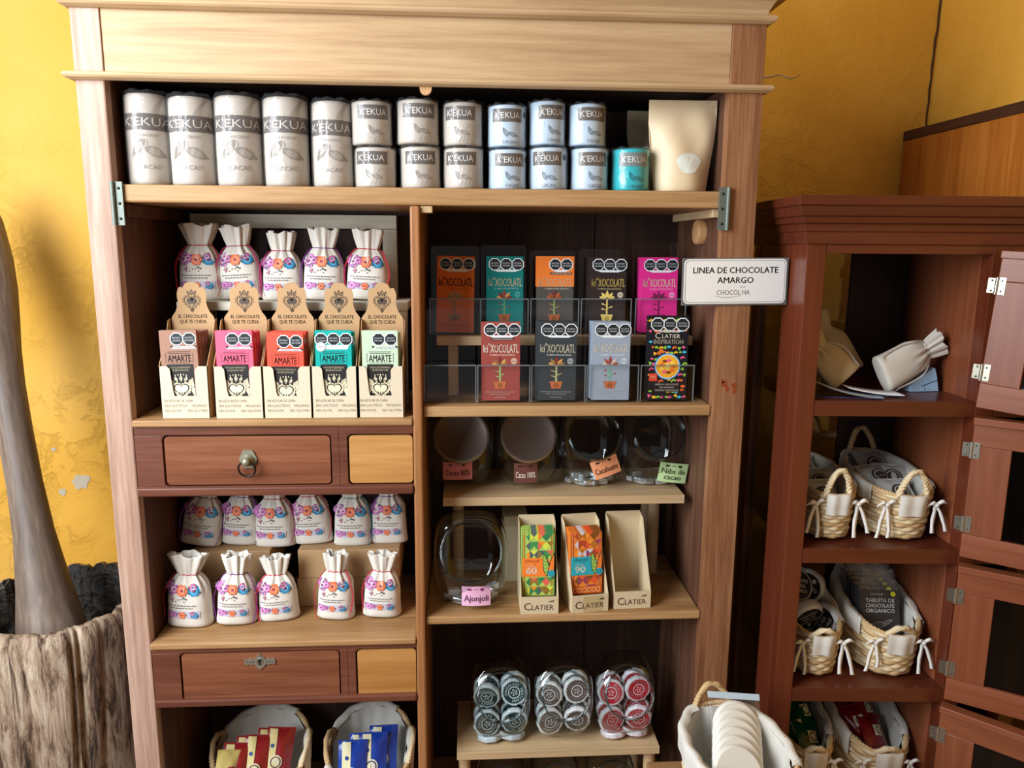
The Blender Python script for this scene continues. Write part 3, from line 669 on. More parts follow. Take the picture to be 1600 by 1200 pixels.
# ---------------------------------------------------------------- drawstring bags
CORD = {'plain': 'canvas', 'red': 'cloth_b83040', 'magenta': 'cloth_a02c5c', 'purple': 'cloth_70307c', 'teal': 'cloth_1f7d86'}
def bag(label, base, w, h, d, cord, group, seed, mat='canvas', roll_=0., lean=0., turn=0., printed=True, flare=1.0, rot=None):
    base = (base[0], base[1], base[2]+abs(roll_)*w*.48+.0006); rn = random.Random(seed); ph = rn.uniform(0, 6); kf = rn.choice((8, 9, 10)); n = 2.6
    t = thing('drawstring_bag', label, 'bag', base, rot or (lean, roll_, turn), group)
    Zs = [0, .02, .06, .14, .25, .36, .46, .54, .60, .655, .70, .725, .75, .80, .86, .93, .985, 1.0]
    Ws = [1.0, 1.04, 1.02, .99, .97, .96, .93, .86, .76, .63, .50, .43, .45, .50, .55, .60, .64, .645]
    Ds = [.80, .95, 1.0, 1.02, 1.02, 1.0, .95, .88, .78, .66, .52, .42, .43, .46, .49, .52, .55, .55]
    def prof(z, A): return float(np.interp(z, Zs, A))
    seg = 64; mb = MB(); rings = []
    def pt(a, z, q=1.0):
        c, s_ = math.cos(a), math.sin(a); ww, dd = w/2*prof(z, Ws), d/2*prof(z, Ds)
        if z > .75: ww *= 1+(flare-1)*(z-.75)/.25
        rr = (abs(c)**n+abs(s_)**n)**(-1/n)
        f = 0 if z < .46 else min(1, (z-.46)/.24); m = 1+.16*f*math.cos(kf*a+ph)+.10*f*math.cos((kf+5)*a+2*ph+z*3)
        sag = .012*math.sin(2*a+ph)*(1-z)
        return (ww*rr*c*m*q*(1+sag), dd*rr*s_*m*q, h*z + (h*.022*math.sin(kf*a*.5+ph) if z > .95 else 0) + (.0016*math.sin(3*a+ph) if z < .01 else 0)*0)
    for z in Zs: rings.append([pt(2*PI*i/seg, z) for i in range(seg)])
    for z, q in ((1.0, .93), (.93, .82), (.8, .55)): rings.append([pt(2*PI*i/seg, z, q) for i in range(seg)])
    mb.loft(rings, mat, True, True, True)
    if printed:
        def fn(u, v, l):
            z = v/h; ww, dd = w/2*prof(z, Ws), d/2*prof(z, Ds); q = min(.985, abs(u)/ww)
            f = 0 if z < .46 else min(1, (z-.46)/.24)
            a = -PI/2+math.asin(max(-1, min(1, u/ww)))
            return (u, -dd*(1-q**n)**(1/n)*(1+.10*f*math.cos(kf*a+ph)) - .0007 - l*2, v)
        ik = Ink(mb, fn); P = w*.56; ox = -w*.05+rn.uniform(-.03, .03)*w
        fl = [('ink_c77ab8', -.75, .0, .30), ('ink_df6f45', .02, -.05, .27), ('ink_2b87b5', .72, -.1, .25), ('ink_a84f93', -.42, .12, .20), ('ink_b14b7d', .62, .38, .17), ('ink_cf86c2', -.66, .46, .2)]
        def flowers(cv, hh, top):
            if not top: ik.grid(ox-P*.72, ox+P*.72, cv-hh/2, cv+hh/2, 'ink_b9b4c4', 1, 8)
            for c, x, y, r in fl[:6 if top else 5]:
                x0, y0, rr = ox+P*x*.72, cv+y*hh*.62, r*P*.86*(1 if top else .62)
                if not top: y0 = min(max(y0, cv-hh/2+rr*.9), cv+hh/2-rr*.8)
                for k in range(3): ik.poly(circ(x0+rr*.9*math.cos(k*2.3+x*5), y0+rr*.7*math.sin(k*2.3+x*5), rr*.42, 6), 'ink_4a5a5e', 2)
                ik.poly([(x0+rr*(1+.13*math.cos(6*b))*math.cos(b), y0+rr*(1+.13*math.cos(6*b))*math.sin(b)) for b in np.linspace(0, 2*PI, 18, endpoint=False)], c, 3)
                ik.ring(x0, y0, rr*.45, rr*.58, 'ink_e9c3d8' if c[4] in 'cab' else 'ink_f0b08a' if c[4] == 'd' else 'ink_8fc7e0', 4, 10); ik.poly(circ(x0, y0, rr*.2, 8), 'ink_7d3560', 4)
        flowers(h*.545, h*.15, True); flowers(h*.20, h*.10, False)
        lx, lz = ox-P*.42, h*.42                                     # small twig emblem
        for k in range(5): ik.line([(lx, lz-h*.05), (lx+P*.09*math.cos(.5+k*.5), lz-h*.01+h*.045*math.sin(.6+.5*k))], .0007, 'ink_a8607a', 2)
        for k in range(6): ik.poly(circ(lx+P*(.12*k-.08), lz-h*.012+h*.02*math.sin(2.2*k), .0012, 6), 'ink_3b3238', 2)
        ik.poly(circ(lx+P*.50, lz+h*.018, .0026, 7, .0016), 'ink_3b3238', 2); ik.poly(circ(lx+P*.60, lz+h*.004, .002, 7, .0016), 'ink_3b3238', 2)
        for j, (u0, u1) in enumerate(((-.62, .60), (-.48, .46))):     # two lines of unreadably small writing
            u = u0
            while u < u1:
                q = rn.uniform(.05, .12); ik.rect(ox+P*u, ox+P*min(u+q, u1), h*(.325-.035*j), h*(.325-.035*j)+h*.013, 'ink_6a6668', 2); u += q+.045
    mb.build('bag_body', t)
    mb = MB(); cm = CORD[cord]
    mb.tube([(lambda p: (p[0]*1.04, p[1]*1.04, h*.727))(pt(2*PI*i/32, .725)) for i in range(32)], .0010, cm, 5, True)
    for sx in ((-1, 1) if rn.random() < .5 else (rn.choice((-1, 1)),)):
        x0 = sx*w/2*.44; L = rn.uniform(.25, .6); o = rn.uniform(.0, .5)
        pts = [(x0, -.002, h*.727), (sx*w*.34, -d*.12, h*.70), (sx*w*.47, -d*.3-.002, h*.55), (sx*w*(.53+.03*o), -d*.30, h*.40), (sx*w*(.50+.05*o), -d*.34, h*(.40-L*.5)), (sx*w*(.46-.05*o), -d*.56, h*max(.03, .36-L*.75))]
        cps = []
        for i in range(len(pts)-1):                                  # soften the polyline
            for q in (0, .25, .5, .75):
                p0 = pts[max(i-1, 0)]; p1 = pts[i]; p2 = pts[i+1]; p3 = pts[min(i+2, len(pts)-1)]
                cps.append(tuple(.5*((2*p1[k])+(-p0[k]+p2[k])*q+(2*p0[k]-5*p1[k]+4*p2[k]-p3[k])*q*q+(-p0[k]+3*p1[k]-3*p2[k]+p3[k])*q**3) for k in range(3)))
        cps.append(pts[-1]); mb.tube(cps, .0008, cm, 5)
        if rn.random() < .6: mb.tube([(c[0]-sx*.0022, c[1]-.0006, c[2]) for c in cps[:-2]], .0007, cm, 5)
    o = mb.build('drawstring', t); o['label'] = cord+' cord'
    return t
# white painted rack behind the display boxes
RKZ = at(460, 472, .115)[2]; xa, xb = at(276, 480, .115)[0], at(640, 480, .115)[0]
rk = thing('painted_rack', 'worn white painted wooden rack holding five cloth bags behind the display boxes', 'rack', ((xa+xb)/2, .19, 1.2402))
def rp(n, *b): mb = MB(); mb.box(*b, 'paint_worn_white'); mb.build(n, rk, world=True, bevel=.0015)
xl, xr = at(299, 340, .272)[0], at(620, 345, .272)[0]; zt = at(460, 335, .262)[2]
rp('ledge', xa, xb-.004, .114, .258, RKZ-.017, RKZ)
rp('post', xl, xl+.038, .262, .284, 1.2403, zt-.0295); rp('post', xr-.030, xr, .262, .284, 1.2403, zt-.0295); rp('top_rail', xl, xr, .262, .284, zt-.029, zt)
rp('leg', xa+.001, xa+.022, .116, .136, 1.2403, RKZ-.0172); rp('leg', xb-.026, xb-.005, .116, .136, 1.2403, RKZ-.0172); rp('side_rail', xa+.001, xa+.020, .1365, .2615, RKZ-.045, RKZ-.0172)
GB = 'cloth bags on the white rack'
for k, (a, b, tp, bt, cord, rl, lb) in enumerate(((286, 350, 361, 470, 'red', .0, 'cream drawstring bag at left end of the white rack, wide ruffled neck'), (350, 412, 362, 468, 'magenta', -.06, 'cream drawstring bag second from left on white rack, neck tilted left'),
        (414, 475, 369, 468, 'magenta', .0, 'middle cream drawstring bag on the white rack'), (476, 538, 364, 468, 'purple', .03, 'cream drawstring bag second from right on the white rack'), (542, 606, 368, 470, 'red', .05, 'cream drawstring bag at right end of the white rack'))):
    Yb = .175; bag(lb, (at((a+b)/2, bt, Yb)[0], Yb, RKZ+.0004), (b-a)*scl(Yb)*1.0, (bt-tp)*scl(Yb)*1.02, .055, cord, GB, 100+k, roll_=rl, flare=(1.25, 1.0, .95, 1.05, 1.0)[k])
# cardboard boxes under the back row of bags
def carton(label, x0, x1, y0, y1, z0, z1):
    t = thing('cardboard_box', label, 'box', ((x0+x1)/2, (y0+y1)/2, z0), (0, 0, 0), 'plain boxes under the bags'); mb = MB(); mb.box(x0, x1, y0, y1, z0, z1, 'kraft'); mb.build('box_body', t, world=True, bevel=.0015)
    mb = MB(); mb.box(x0+.001, x1-.001, y0+(y1-y0)*.5, y0+(y1-y0)*.5+.0007, z1-.0004, z1+.0003, 'kraft_edge'); mb.build('flap_seam', t, world=True)
YB = .142; bx = lambda px: at(px, 905, YB)[0]
carton('upper kraft cardboard box under the bags at the right', bx(467), bx(625), YB, .27, .8588, .9225)
carton('lower kraft cardboard box under the bags at the right', bx(464), bx(622), YB, .27, .7945, .8584)
carton('upper kraft cardboard box under the bags at the left', bx(300), bx(424), YB, .27, .8588, .9225)
carton('lower kraft cardboard box under the bags at the left', bx(304), bx(422), YB, .27, .7945, .8584)
GB = 'cloth bags on boxes above the lower drawers'
for k, (a, b, bt, cord, rl, lb) in enumerate(((288, 350, 872, 'purple', .16, 'cream drawstring bag at far left of back row on boxes, leaning right'), (350, 408, 867, 'purple', .06, 'cream drawstring bag second from left in back row on boxes, purple cord'),
        (402, 464, 871, 'magenta', .0, 'cream drawstring bag third from left in back row on boxes'), (461, 522, 867, 'red', -.05, 'cream drawstring bag fourth from left in back row, red cord'),
        (523, 583, 866, 'teal', .0, 'cream drawstring bag fifth from left in back row, teal cord'), (580, 638, 866, 'purple', .0, 'cream drawstring bag at right end of back row beside divider'))):
    Yb = .180+.01*(k % 2); bag(lb, (at((a+b)/2, bt, Yb)[0]-(.004 if k == 0 else 0), Yb, .9230), (b-a)*scl(Yb), .142, .05, cord, GB, 130+k, roll_=rl, flare=.95)
GB = 'cloth bags on the shelf above the lower drawers'
for k, (a, b, tp, bt, cord, rl, lb, fl) in enumerate(((260, 331, 867, 985, 'red', .02, 'cream drawstring bag at front left above the keyhole drawer, open wide neck', 1.3), (339, 402, 868, 982, 'purple', .05, 'cream drawstring bag second in front row with purple cord across it', 1.05),
        (405, 469, 871, 975, 'red', -.02, 'cream drawstring bag third in front row with red cords at its right', 1.05), (495, 556, 865, 973, 'red', .03, 'cream drawstring bag fourth in front row with red cords both sides', .95),
        (566, 628, 866, 970, 'red', .04, 'cream drawstring bag at right end of front row beside divider', 1.1))):
    p = atz((a+b)/2, bt-3, .7945); Yb = p[1]+.025; h = (at(a, tp, Yb)[2]-.7945); bag(lb, (at((a+b)/2, bt-20, Yb)[0]+(.004 if k == 0 else 0), Yb, .7946), (b-a)*scl(Yb)*.98, h, .055, cord, GB, 160+k, roll_=rl, flare=fl, turn=(-.1, .1, .12, -.1, -.05)[k])
# ---------------------------------------------------------------- kraft display boxes with heart emblem and their bars
def emblem(ik, cu, cv, s, ink_, layer=1, paper=None):
    """flaming heart inside a scalloped ring"""
    n = 22
    for k in range(n):
        x, z = heart(cu, cv, s*1.22, n)[k]; ik.ring(x, z, s*.12, s*.19, ink_, layer, 8)
    ik.line(heart(cu, cv, s*1.10, 30)+[heart(cu, cv, s*1.10, 30)[0]], s*.07, ink_, layer); ik.poly(heart(cu, cv+s*.02, s*.80, 30), ink_, layer)
    for k, (dx, h) in enumerate(((-.52, .62), (0, .82), (.52, .62))):
        b = (cu+dx*s*.55, cv+s*.98); t = (cu+dx*s*1.15, cv+s*(.98+h)); nx, nz = (t[1]-b[1])*.26, -(t[0]-b[0])*.26; m = ((b[0]+t[0])/2, (b[1]+t[1])/2)
        P = [b, (m[0]+nx, m[1]+nz), t, (m[0]-nx, m[1]-nz), b]; ik.line(P, s*.08, ink_, layer); ik.line([b, t], s*.05, ink_, layer)
        for q in (.3, .5, .7): ik.line([(b[0]+(t[0]-b[0])*q-nx*.7, b[1]+(t[1]-b[1])*q-nz*.7), (b[0]+(t[0]-b[0])*q, b[1]+(t[1]-b[1])*q)], s*.05, ink_, layer)
    if paper:
        for a in (-.45, 0, .45): ik.poly([(cu-.02*s+.5*s*math.sin(a)*.1, cv-.62*s), (cu+.30*s*math.sin(a)-.05*s, cv-.35*s), (cu+.5*s*math.sin(a), cv-.10*s), (cu+.30*s*math.sin(a)+.05*s, cv-.35*s)], paper, layer+1)
KB = dict(w=.088, D=.072)
def kraft_display(label, cx, y, rz):
    t = thing('display_box', label, 'display box', (cx, y, 1.2402), (0, 0, rz), 'kraft heart display boxes'); w, D, th = KB['w'], KB['D'], .0012
    mb = MB(); q = .0195
    mb.prism([(-w/2, 0), (w/2, 0), (w/2, .098), (w/2-.017, .098), (w/2-.0225, .092), (w/2-.0225, .042), (-w/2+q+.006, .042), (-w/2+q+.004, .050), (-w/2+q, .093), (-w/2+q-.005, .098), (-w/2, .098)][::-1], 0, th, 'kraft_pale')
    for k in range(12):                                              # torn perforation teeth
        mb.box(-w/2+q-.0005, -w/2+q+.0010, .0002, th-.0002, .049+.0035*k, .0507+.0035*k, 'kraft_pale'); mb.box(w/2-.0237, w/2-.0222, .0002, th-.0002, .049+.0035*k, .0507+.0035*k, 'kraft_pale')
    ik = Ink(mb, front(0))
    for k, s in enumerate(('SIN AZUCAR DE CAÑA', 'SIN LACTEOS', 'SIN SOYA')): ik.text(s, -w/2+.006, .033-.0095*k, .0048, 'ink_7b6a52', 1, align='l', maxw=.052)
    for k, s in enumerate(('VEGANO', 'SIN GLUTEN')): ik.text(s, w/2-.005, .0235-.0095*k, .0048, 'ink_7b6a52', 1, align='r', maxw=.036)
    mb.build('front_panel', t)
    for sx in (-1, 1):
        mb = MB(); x = sx*w/2; mb.prism([(0, 0), (D, 0), (D, .180), (D-.012, .178), (.045, .150), (0, .098)], 0, -sx*th, 'kraft', lambda u, v, d: (x+d, u, v)); mb.build('side_panel', t)
    mb = MB(); mb.box(-w/2+th, w/2-th, 0.0013, D, 0, th, 'kraft'); mb.build('base_panel', t)
    h0, hw = .168, w*.455
    half = [(1, 0), (1, .172), (.995, .182), (.90, .188), (.80, .193), (.70, .203), (.655, .212), (.685, .219), (.69, .226), (.65, .234), (.57, .240), (.47, .240), (.40, .2385), (.35, .243), (.27, .2475), (.15, .2495), (0, .250)]
    P = [(hw*a, b) for a, b in half]+[(-hw*a, b) for a, b in half[::-1][1:]]
    mb = MB(); mb.prism(P[::-1], D-.002, D-.0005, 'kraft'); ik = Ink(mb, front(D-.002))
    emblem(ik, 0, .2115, .0135, 'ink_4e4238', 1, 'ink_b99d78')
    ik.text('EL CHOCOLATE', 0, .1845, .0068, 'ink_5a4a3a', 1, width=.054, bold=.015); ik.text('QUE TE CUIDA', 0, .1745, .0068, 'ink_5a4a3a', 1, width=.050, bold=.015)
    o = mb.build('header_card', t); return t
def amarte(col, label, group, loc, rot, nseal, sticker=False):
    t = thing('chocolate_bar', label, 'chocolate bar', loc, rot, group); w, h, th = .067, .158, .0085; mb = MB()
    mb.prism(rrect(-w/2, w/2, 0, h, .0015, 2), -th/2, th/2, col); ik = Ink(mb, front(-th/2)); K, Cr = 'ink_1f1d1c', 'ink_dccfae'
    seals(ik, .009 if nseal == 2 else .001, .1415, .0106, nseal)
    if nseal == 2:
        ik.rect(-.0135, .0315, .1235, .1275, 'ink_d9dcda', 2); ik.rect(-.0145, -.0105, .1250, .1290, K, 2); ik.rect(.0285, .0325, .1250, .1290, K, 2)
        ik.text('CONTIENE EDULCORANTES', .009, .1255, .0024, K, 3, width=.036)
    else: ik.poly([(-.028, .131), (.030, .131), (.026, .1225), (-.018, .1225)], 'ink_cfd6d6', 1)
    ik.rect(-.021, .021, .1172, .1182, K, 1); ik.rect(-.0195, .0195, .1140, .1150, K, 1)
    for sx in (-1, 1):
        for k in range(6): ik.rect(sx*.0245-.0006, sx*.0245+.0006, .098+.003*k, .100+.003*k, K, 1)
    ik.text('AMARTE', 0, .1055, .0125, K, 1, width=.042, bold=.018); ik.text('EL ARTE QUE NUTRE EL SER', 0, .0970, .0022, K, 1, width=.038)
    ik.rect(-.0245, .0245, 0.0005, .0945, K, 1); ik.text('CHOCOLATE SEMIAMARGO', 0, .0885, .0036, Cr, 2, width=.038, bold=.01); ik.text('SIN AZUCAR DE CAÑA', 0, .0835, .0036, Cr, 2, width=.030, bold=.01)
    for k in range(5): ik.poly(circ(-.010+.005*k, .0755-.0016*abs(k-2)*.5, .0011, 8), Cr, 2)
    s = .0150
    ik.poly([(x, z-.001) for x, z in heart(0, .047, s*1.30, 30)], Cr, 2)
    for k in range(22): x, z = heart(0, .046, s*1.28, 22)[k]; ik.poly(circ(x, z, .0021, 8), Cr, 2); ik.poly(circ(x, z, .0006, 6), K, 5)
    ik.poly(heart(0, .047, s*1.02, 30), K, 3); ik.poly(heart(0, .047, s*.86, 30), Cr, 4)
    for a in (-.5, 0, .5): ik.poly([(0, .034), (.004*a*2-.0012, .039), (.010*a, .044), (.004*a*2+.0012, .039)], K, 5)
    for dx, hh in ((-.010, .012), (0, .015), (.010, .012)): ik.poly([(dx*.6, .0605), (dx*.9+.0030, .0605+hh*.5), (dx*1.05, .0605+hh), (dx*.9-.0030, .0605+hh*.5)], Cr, 3); ik.line([(dx*.6, .062), (dx*1.0, .0600+hh*.8)], .0008, K, 4)
    for sx in (-1, 1):
        for k in range(4): ik.line([(sx*(.0228-.0015*k), .052-.001*k), (sx*(.0205-.0022*k), .068-.0015*k)], .0016, Cr, 2)
        ik.poly([(sx*.0242, .050), (sx*.0150, .050), (sx*.0215, .036), (sx*.0242, .020)][::sx], Cr, 2); ik.poly([(sx*.0240, .004), (sx*.006, .004), (sx*.003, .010), (sx*.018, .017)][::sx], Cr, 2)
    if sticker: ik.poly(circ(-.0225, .1275, .0088, 20), 'ink_d8dcd8', 5); ik.ring(-.0225, .1275, .0068, .0074, 'ink_8a9a94', 6); ik.text('PREMIO', -.0225, .1275, .0022, 'ink_6a7a74', 6, width=.009)
    mb.build('wrapper', t); return t
kx = ((251, 327, 651, 0.0), (336, 414, 651, 0.0), (409, 484, 652, 0.0), (490, 560, 652, 0.0), (560, 628, 652, 0.0))
kinds = (('card_9a7563', 'brown', 5, 2), ('card_e8607c', 'pink', 4, 2), ('card_e4523f', 'red', 3, 2), ('card_14a29a', 'teal', 3, 3), ('card_b7cbb0', 'pale green', 3, 2))
ORD = ('front', 'second', 'third', 'fourth', 'rear')
PLC = ('at far left above the drawer', 'second from left above the drawer', 'in the middle above the drawer', 'fourth from left above the drawer', 'at far right beside the divider')
KW = .0875
for k, ((a, b, bt, rz), (col, cn, nb, ns)) in enumerate(zip(kx, kinds)):
    y = .010 if k else .014; cx = at((a+b)/2, bt-30, y)[0]
    if k == 2: cx += .0035
    if k == 1: cx -= .002
    kraft_display('kraft display box %s holding %s bars' % (PLC[k], cn), cx, y, 0)
    for i in range(nb):
        lb = '%s %s chocolate bar standing in the %s kraft display box' % (ORD[i] if i < nb-1 or nb < 3 else 'rear', cn, ('leftmost', 'second', 'middle', 'fourth', 'rightmost')[k])
        amarte(col, lb, cn+' bars in a kraft display box', (cx+(-.005, -.004, -.0035, -.003, .001)[k]+.0014*i, y+.0075+.0105*i+(.006 if k == 2 and i else 0), 1.2428+(.004 if i == 0 and k != 2 else 0)), (-.02, (-.02, -.01, .012, 0, 0)[k], 0), ns, sticker=(k == 3 and i == 0))
# ---------------------------------------------------------------- clear holders with tall bars on the right shelf
rz_ = at(880, 526, .10); RTOP = rz_[2]
rs = thing('wooden_riser', 'low pale wooden step carrying the back row of clear holders', 'riser', (.27, .19, 1.2612)); mb = MB(); mb.box(at(682, 530, .10)[0], at(1083, 530, .10)[0], .102, .275, RTOP-.018, RTOP, 'wood_riser'); mb.build('riser_top', rs, world=True, bevel=.001)
for x in (.03, .475): mb = MB(); mb.box(x, x+.02, .115, .265, 1.2613, RTOP-.0182, 'wood_riser'); mb.build('riser_foot', rs, world=True, bevel=.001)
def holder(label, group, x0, x1, y, z, hb, hl, D, tilt=.06):
    t = thing('acrylic_holder', label, 'bar holder', ((x0+x1)/2, y, z), (0, 0, 0), group); w = x1-x0; th = .0022
    r = rrect(-w/2+.001, w/2-.001, .001, hb, .008)
    mb = MB(); mb.prism(r[::-1], D, D+th, 'acrylic', lambda u, v, d: (u, d+v*tilt, v), sm=True); mb.build('back_plate', t)
    mb = MB(); mb.box(-w/2, w/2, 0, th, .0025, hl, 'acrylic'); mb.build('front_lip', t)
    mb = MB(); mb.box(-w/2, w/2, -.0002, th+.0002, hl, hl+.0022, 'acrylic_edge'); mb.box(-w/2-.0003, -w/2+.0016, -.0004, .0018, .002, hl+.002, 'acrylic_edge'); mb.box(w/2-.0016, w/2+.0003, -.0004, .0018, .002, hl+.002, 'acrylic_edge'); o = mb.build('polished_edge', t); o['label'] = 'bright polished acrylic edge'
    mb = MB(); mb.box(-w/2, w/2, 0, D, 0, .0022, 'acrylic'); mb.build('base_plate', t)
    for sx in (-1, 1):
        mb = MB(); x = sx*(w/2-.0011); mb.prism([(.0025, .0025), (D, .0025), (D+hl*tilt, hl), (.0025, hl)], -.0011, .0011, 'acrylic', lambda u, v, d: (x+d, u, v)); mb.build('side_plate', t)
    return t
def plant(ik, cu, z, s, leafs, pot, stem, layer=2):
    ik.line([(cu, z+s*.25), (cu, z+s*1.25)], s*.10, stem, layer)
    for sx, zz in ((-1, .62), (1, .74), (-1, .92)): ik.line([(cu, z+s*(zz-.08)), (cu+sx*s*.22, z+s*zz)], s*.05, stem, layer); ik.poly(circ(cu+sx*s*.27, z+s*(zz+.02), s*.08, 8, s*.05), leafs[1 % len(leafs)], layer)
    for k, (a, L) in enumerate(((-1.25, .46), (-.72, .50), (0, .52), (.72, .50), (1.25, .46))):
        b = (cu, z+s*1.22); d = (math.sin(a), math.cos(a)); nx, nz = -d[1], d[0]
        ik.poly([(b[0]+d[0]*s*q+nx*s*g, b[1]+d[1]*s*q+nz*s*g) for q, g in ((.08, 0), (.20, .09), (.36, .09), (L+.05, 0), (.36, -.09), (.20, -.09))], leafs[k % len(leafs)], layer)
    ik.poly([(cu-s*.36, z+s*.27), (cu+s*.36, z+s*.27), (cu+s*.27, z-s*.12), (cu-s*.27, z-s*.12)][::-1], pot, layer); ik.rect(cu-s*.38, cu+s*.38, z+s*.22, z+s*.30, pot, layer+1)
    ik.ring(cu, z+s*.06, s*.09, s*.13, 'ink_6e3e22' if pot != 'ink_d9bf6a' else 'ink_8a7430', layer+1, 12); ik.line([(cu-s*.09, z+s*.06), (cu+s*.09, z+s*.06)], s*.03, 'ink_6e3e22' if pot != 'ink_d9bf6a' else 'ink_8a7430', layer+1)
KT, KH, KTH = .075, .153, .009
def ki_bar(label, group, loc, rot, base, txt, leafs, pot, stem, small, top=None, banner=False, badge=None, plain_=False, n=3, dots=None):
    t = thing('chocolate_bar', label, 'chocolate bar', loc, rot, group); w, h, th = KT, KH, KTH; mb = MB()
    mb.prism(rrect(-w/2, w/2, 0, h, .0015, 2), -th/2, th/2, base); ik = Ink(mb, front(-th/2))
    if top: mb.prism(rrect(-w/2-.0012, w/2+.0012, .093, h+.001, .001, 2), -th/2-.0006, th/2+.0006, top); ik = Ink(mb, front(-th/2-.0006))
    s = .0108; cx = .003 if n == 3 else .012
    seals(ik, cx, h-.0155, s, n); wd = 2.15*s*(n-1)/2
    ik.poly([(cx-wd-s*.6, h-.0262), (cx+wd+s*.6, h-.0262), (cx+wd*.75, h-.0305), (cx-wd*.75, h-.0305)][::-1], 'ink_d5dbdf', 1)
    if banner: ik.rect(cx-.022, cx+.022, h-.0355, h-.0315, 'ink_1d1a1a', 2); ik.text('CONTIENE EDULCORANTES', cx, h-.0335, .0021, 'ink_e0e0e0', 3, width=.040)
    ik.text("ki", -.0290, .1015, .0150, txt, 2, width=.0085, bold=.012); ik.text("'", -.0222, .1035, .0150, txt, 2, bold=.012); ik.text("XOCOLATL", .0075, .1015, .0160, txt, 2, width=.0545, bold=.012)
    if not plain_: ik.text('EL MEJOR CACAO DE MEXICO', .004, .0890, .0028, small, 2, width=.048)
    plant(ik, -.001, .027, .0335, leafs, pot, stem)
    if badge: ik.poly(circ(.026, .077, .0062, 16), badge, 2); ik.text('CACAO', .026, .077, .0018, base if base.startswith('ink') else 'ink_2a2a2a', 3, width=.009)
    if not plain_:
        for k, (s_, ww) in enumerate((('CHOCOLATE AMARGO SIN AZUCAR', .060), ('DARK CHOCOLATE', .040), ('CONT. NET. 80 g', .022))): ik.text(s_, -.001, .0165-.0042*k-(.002 if k == 2 else 0), .0024, small, 2, width=ww, bold=.01)
    mb.build('wrapper', t); return t
LF = ('ink_b98a4e', 'ink_6e2c22', 'ink_8c3a26'); LG = ('ink_c4ad7a', 'ink_b5a070')
GBK, GFR = 'clear holders on the wooden step', 'clear holders at the front of the shelf'
YBK, YFR = .125, .034
def bx_(px, Y): return at(px, 560, Y)[0]
back = (((672, 751), 478, 565, 'orange', 2), ((751, 825), 464, 562, 'teal', 3), ((828, 903), 492, 562, 'orange and grey', 2), ((906, 984), 490, 562, 'dark brown', 3), ((990, 1068), 477, 560, 'magenta', 3))
ST = {'orange': dict(base='card_cf6a2c', txt='ink_43251a', leafs=('ink_9a8058', 'ink_a58c62'), pot='ink_8d7350', stem='ink_8d7350', small='ink_8a4a26'),
      'teal': dict(base='card_0e6f6c', txt='ink_d8c7a2', leafs=LF, pot='ink_9a5630', stem='ink_5c8f62', small='ink_9ec0b4', badge='ink_3f8f88'),
      'orange and grey': dict(base='card_4a4742', txt='ink_e2c19a', leafs=('ink_a0552f', 'ink_8b4a2c', 'ink_6e2c22'), pot='ink_a05a34', stem='ink_8d9a5e', small='ink_c9beae', top='card_d9732c', n=2, banner=True),
      'dark brown': dict(base='card_2e2220', txt='ink_d9bf6a', leafs=('ink_d9bf6a',), pot='ink_d9bf6a', stem='ink_d9bf6a', small='ink_c9b88a', badge='ink_b8ad98'),
      'magenta': dict(base='card_d42a82', txt='ink_f0dcc8', leafs=('ink_7c1f4e', 'ink_6e1c40'), pot='ink_8a2450', stem='ink_7c1f4e', small='ink_f0b8d4', badge='ink_e487b6'),
      'brick red': dict(base='card_8c4038', txt='ink_efe3d0', leafs=('ink_b98a4e', 'ink_8a5a34', 'ink_6e2c22'), pot='ink_b0623a', stem='ink_8fae6a', small='ink_e8d8c8', banner=True, badge='ink_c09a86'),
      'charcoal': dict(base='card_34383a', txt='ink_e6dcc4', leafs=('ink_b98a4e', 'ink_8c6a3e', 'ink_7a2c22'), pot='ink_b0623a', stem='ink_b5b07a', small='ink_d8d6ce', badge='ink_8a8e8c'),
      'silver blue': dict(base='card_8d98a6', txt='ink_f0e8da', leafs=('ink_c2b0a0', 'ink_9a4a3e', 'ink_8a3a30'), pot='ink_b0623a', stem='ink_6fa58c', small='ink_e8ecf0', badge='ink_b0bac2')}
OR2 = ('front', 'second', 'rear')
for k, ((a, b), ytop, ylip, cn, nb) in enumerate(back):
    x0, x1 = max(bx_(a, YBK), -.014), bx_(b, YBK); zb = RTOP+.0003; D = .046
    hl = at(a, ylip-88+ (0), YBK)[2]-zb if False else at((a+b)/2, 468, YBK)[2]-zb
    hb = at((a+b)/2, (384, 383, 391, 389, 380)[k], YBK+D+.012)[2]-zb
    holder('clear holder with %s bars in the back row' % cn if cn != 'orange' else 'leftmost clear holder in the back row, plain orange bars', GBK, x0, x1, YBK, zb, hb, hl, D)
    tops = (408, 405, 411, 409, 404)
    for i in range(nb):
        Yi = YBK+.012+.0105*i; xc = bx_((711, 788, 865, 946, 1026)[k], Yi)+(-.0038*i if k in (3, 4) else .001*i)
        ki_bar('%s %s chocolate bar in the back row of clear holders' % (OR2[i] if i < 2 else 'rear', cn), cn+' bars in a clear holder', (xc, Yi, zb+.0042), (-.045, (.018, 0, .0, .006, -.006)[k], 0), **ST[cn])
frontr = (((660, 744), None, 0), ((746, 828), 'brick red', 1), ((830, 914), 'charcoal', 3), ((916, 997), 'silver blue', 3), ((1000, 1083), 'confetti', 2))
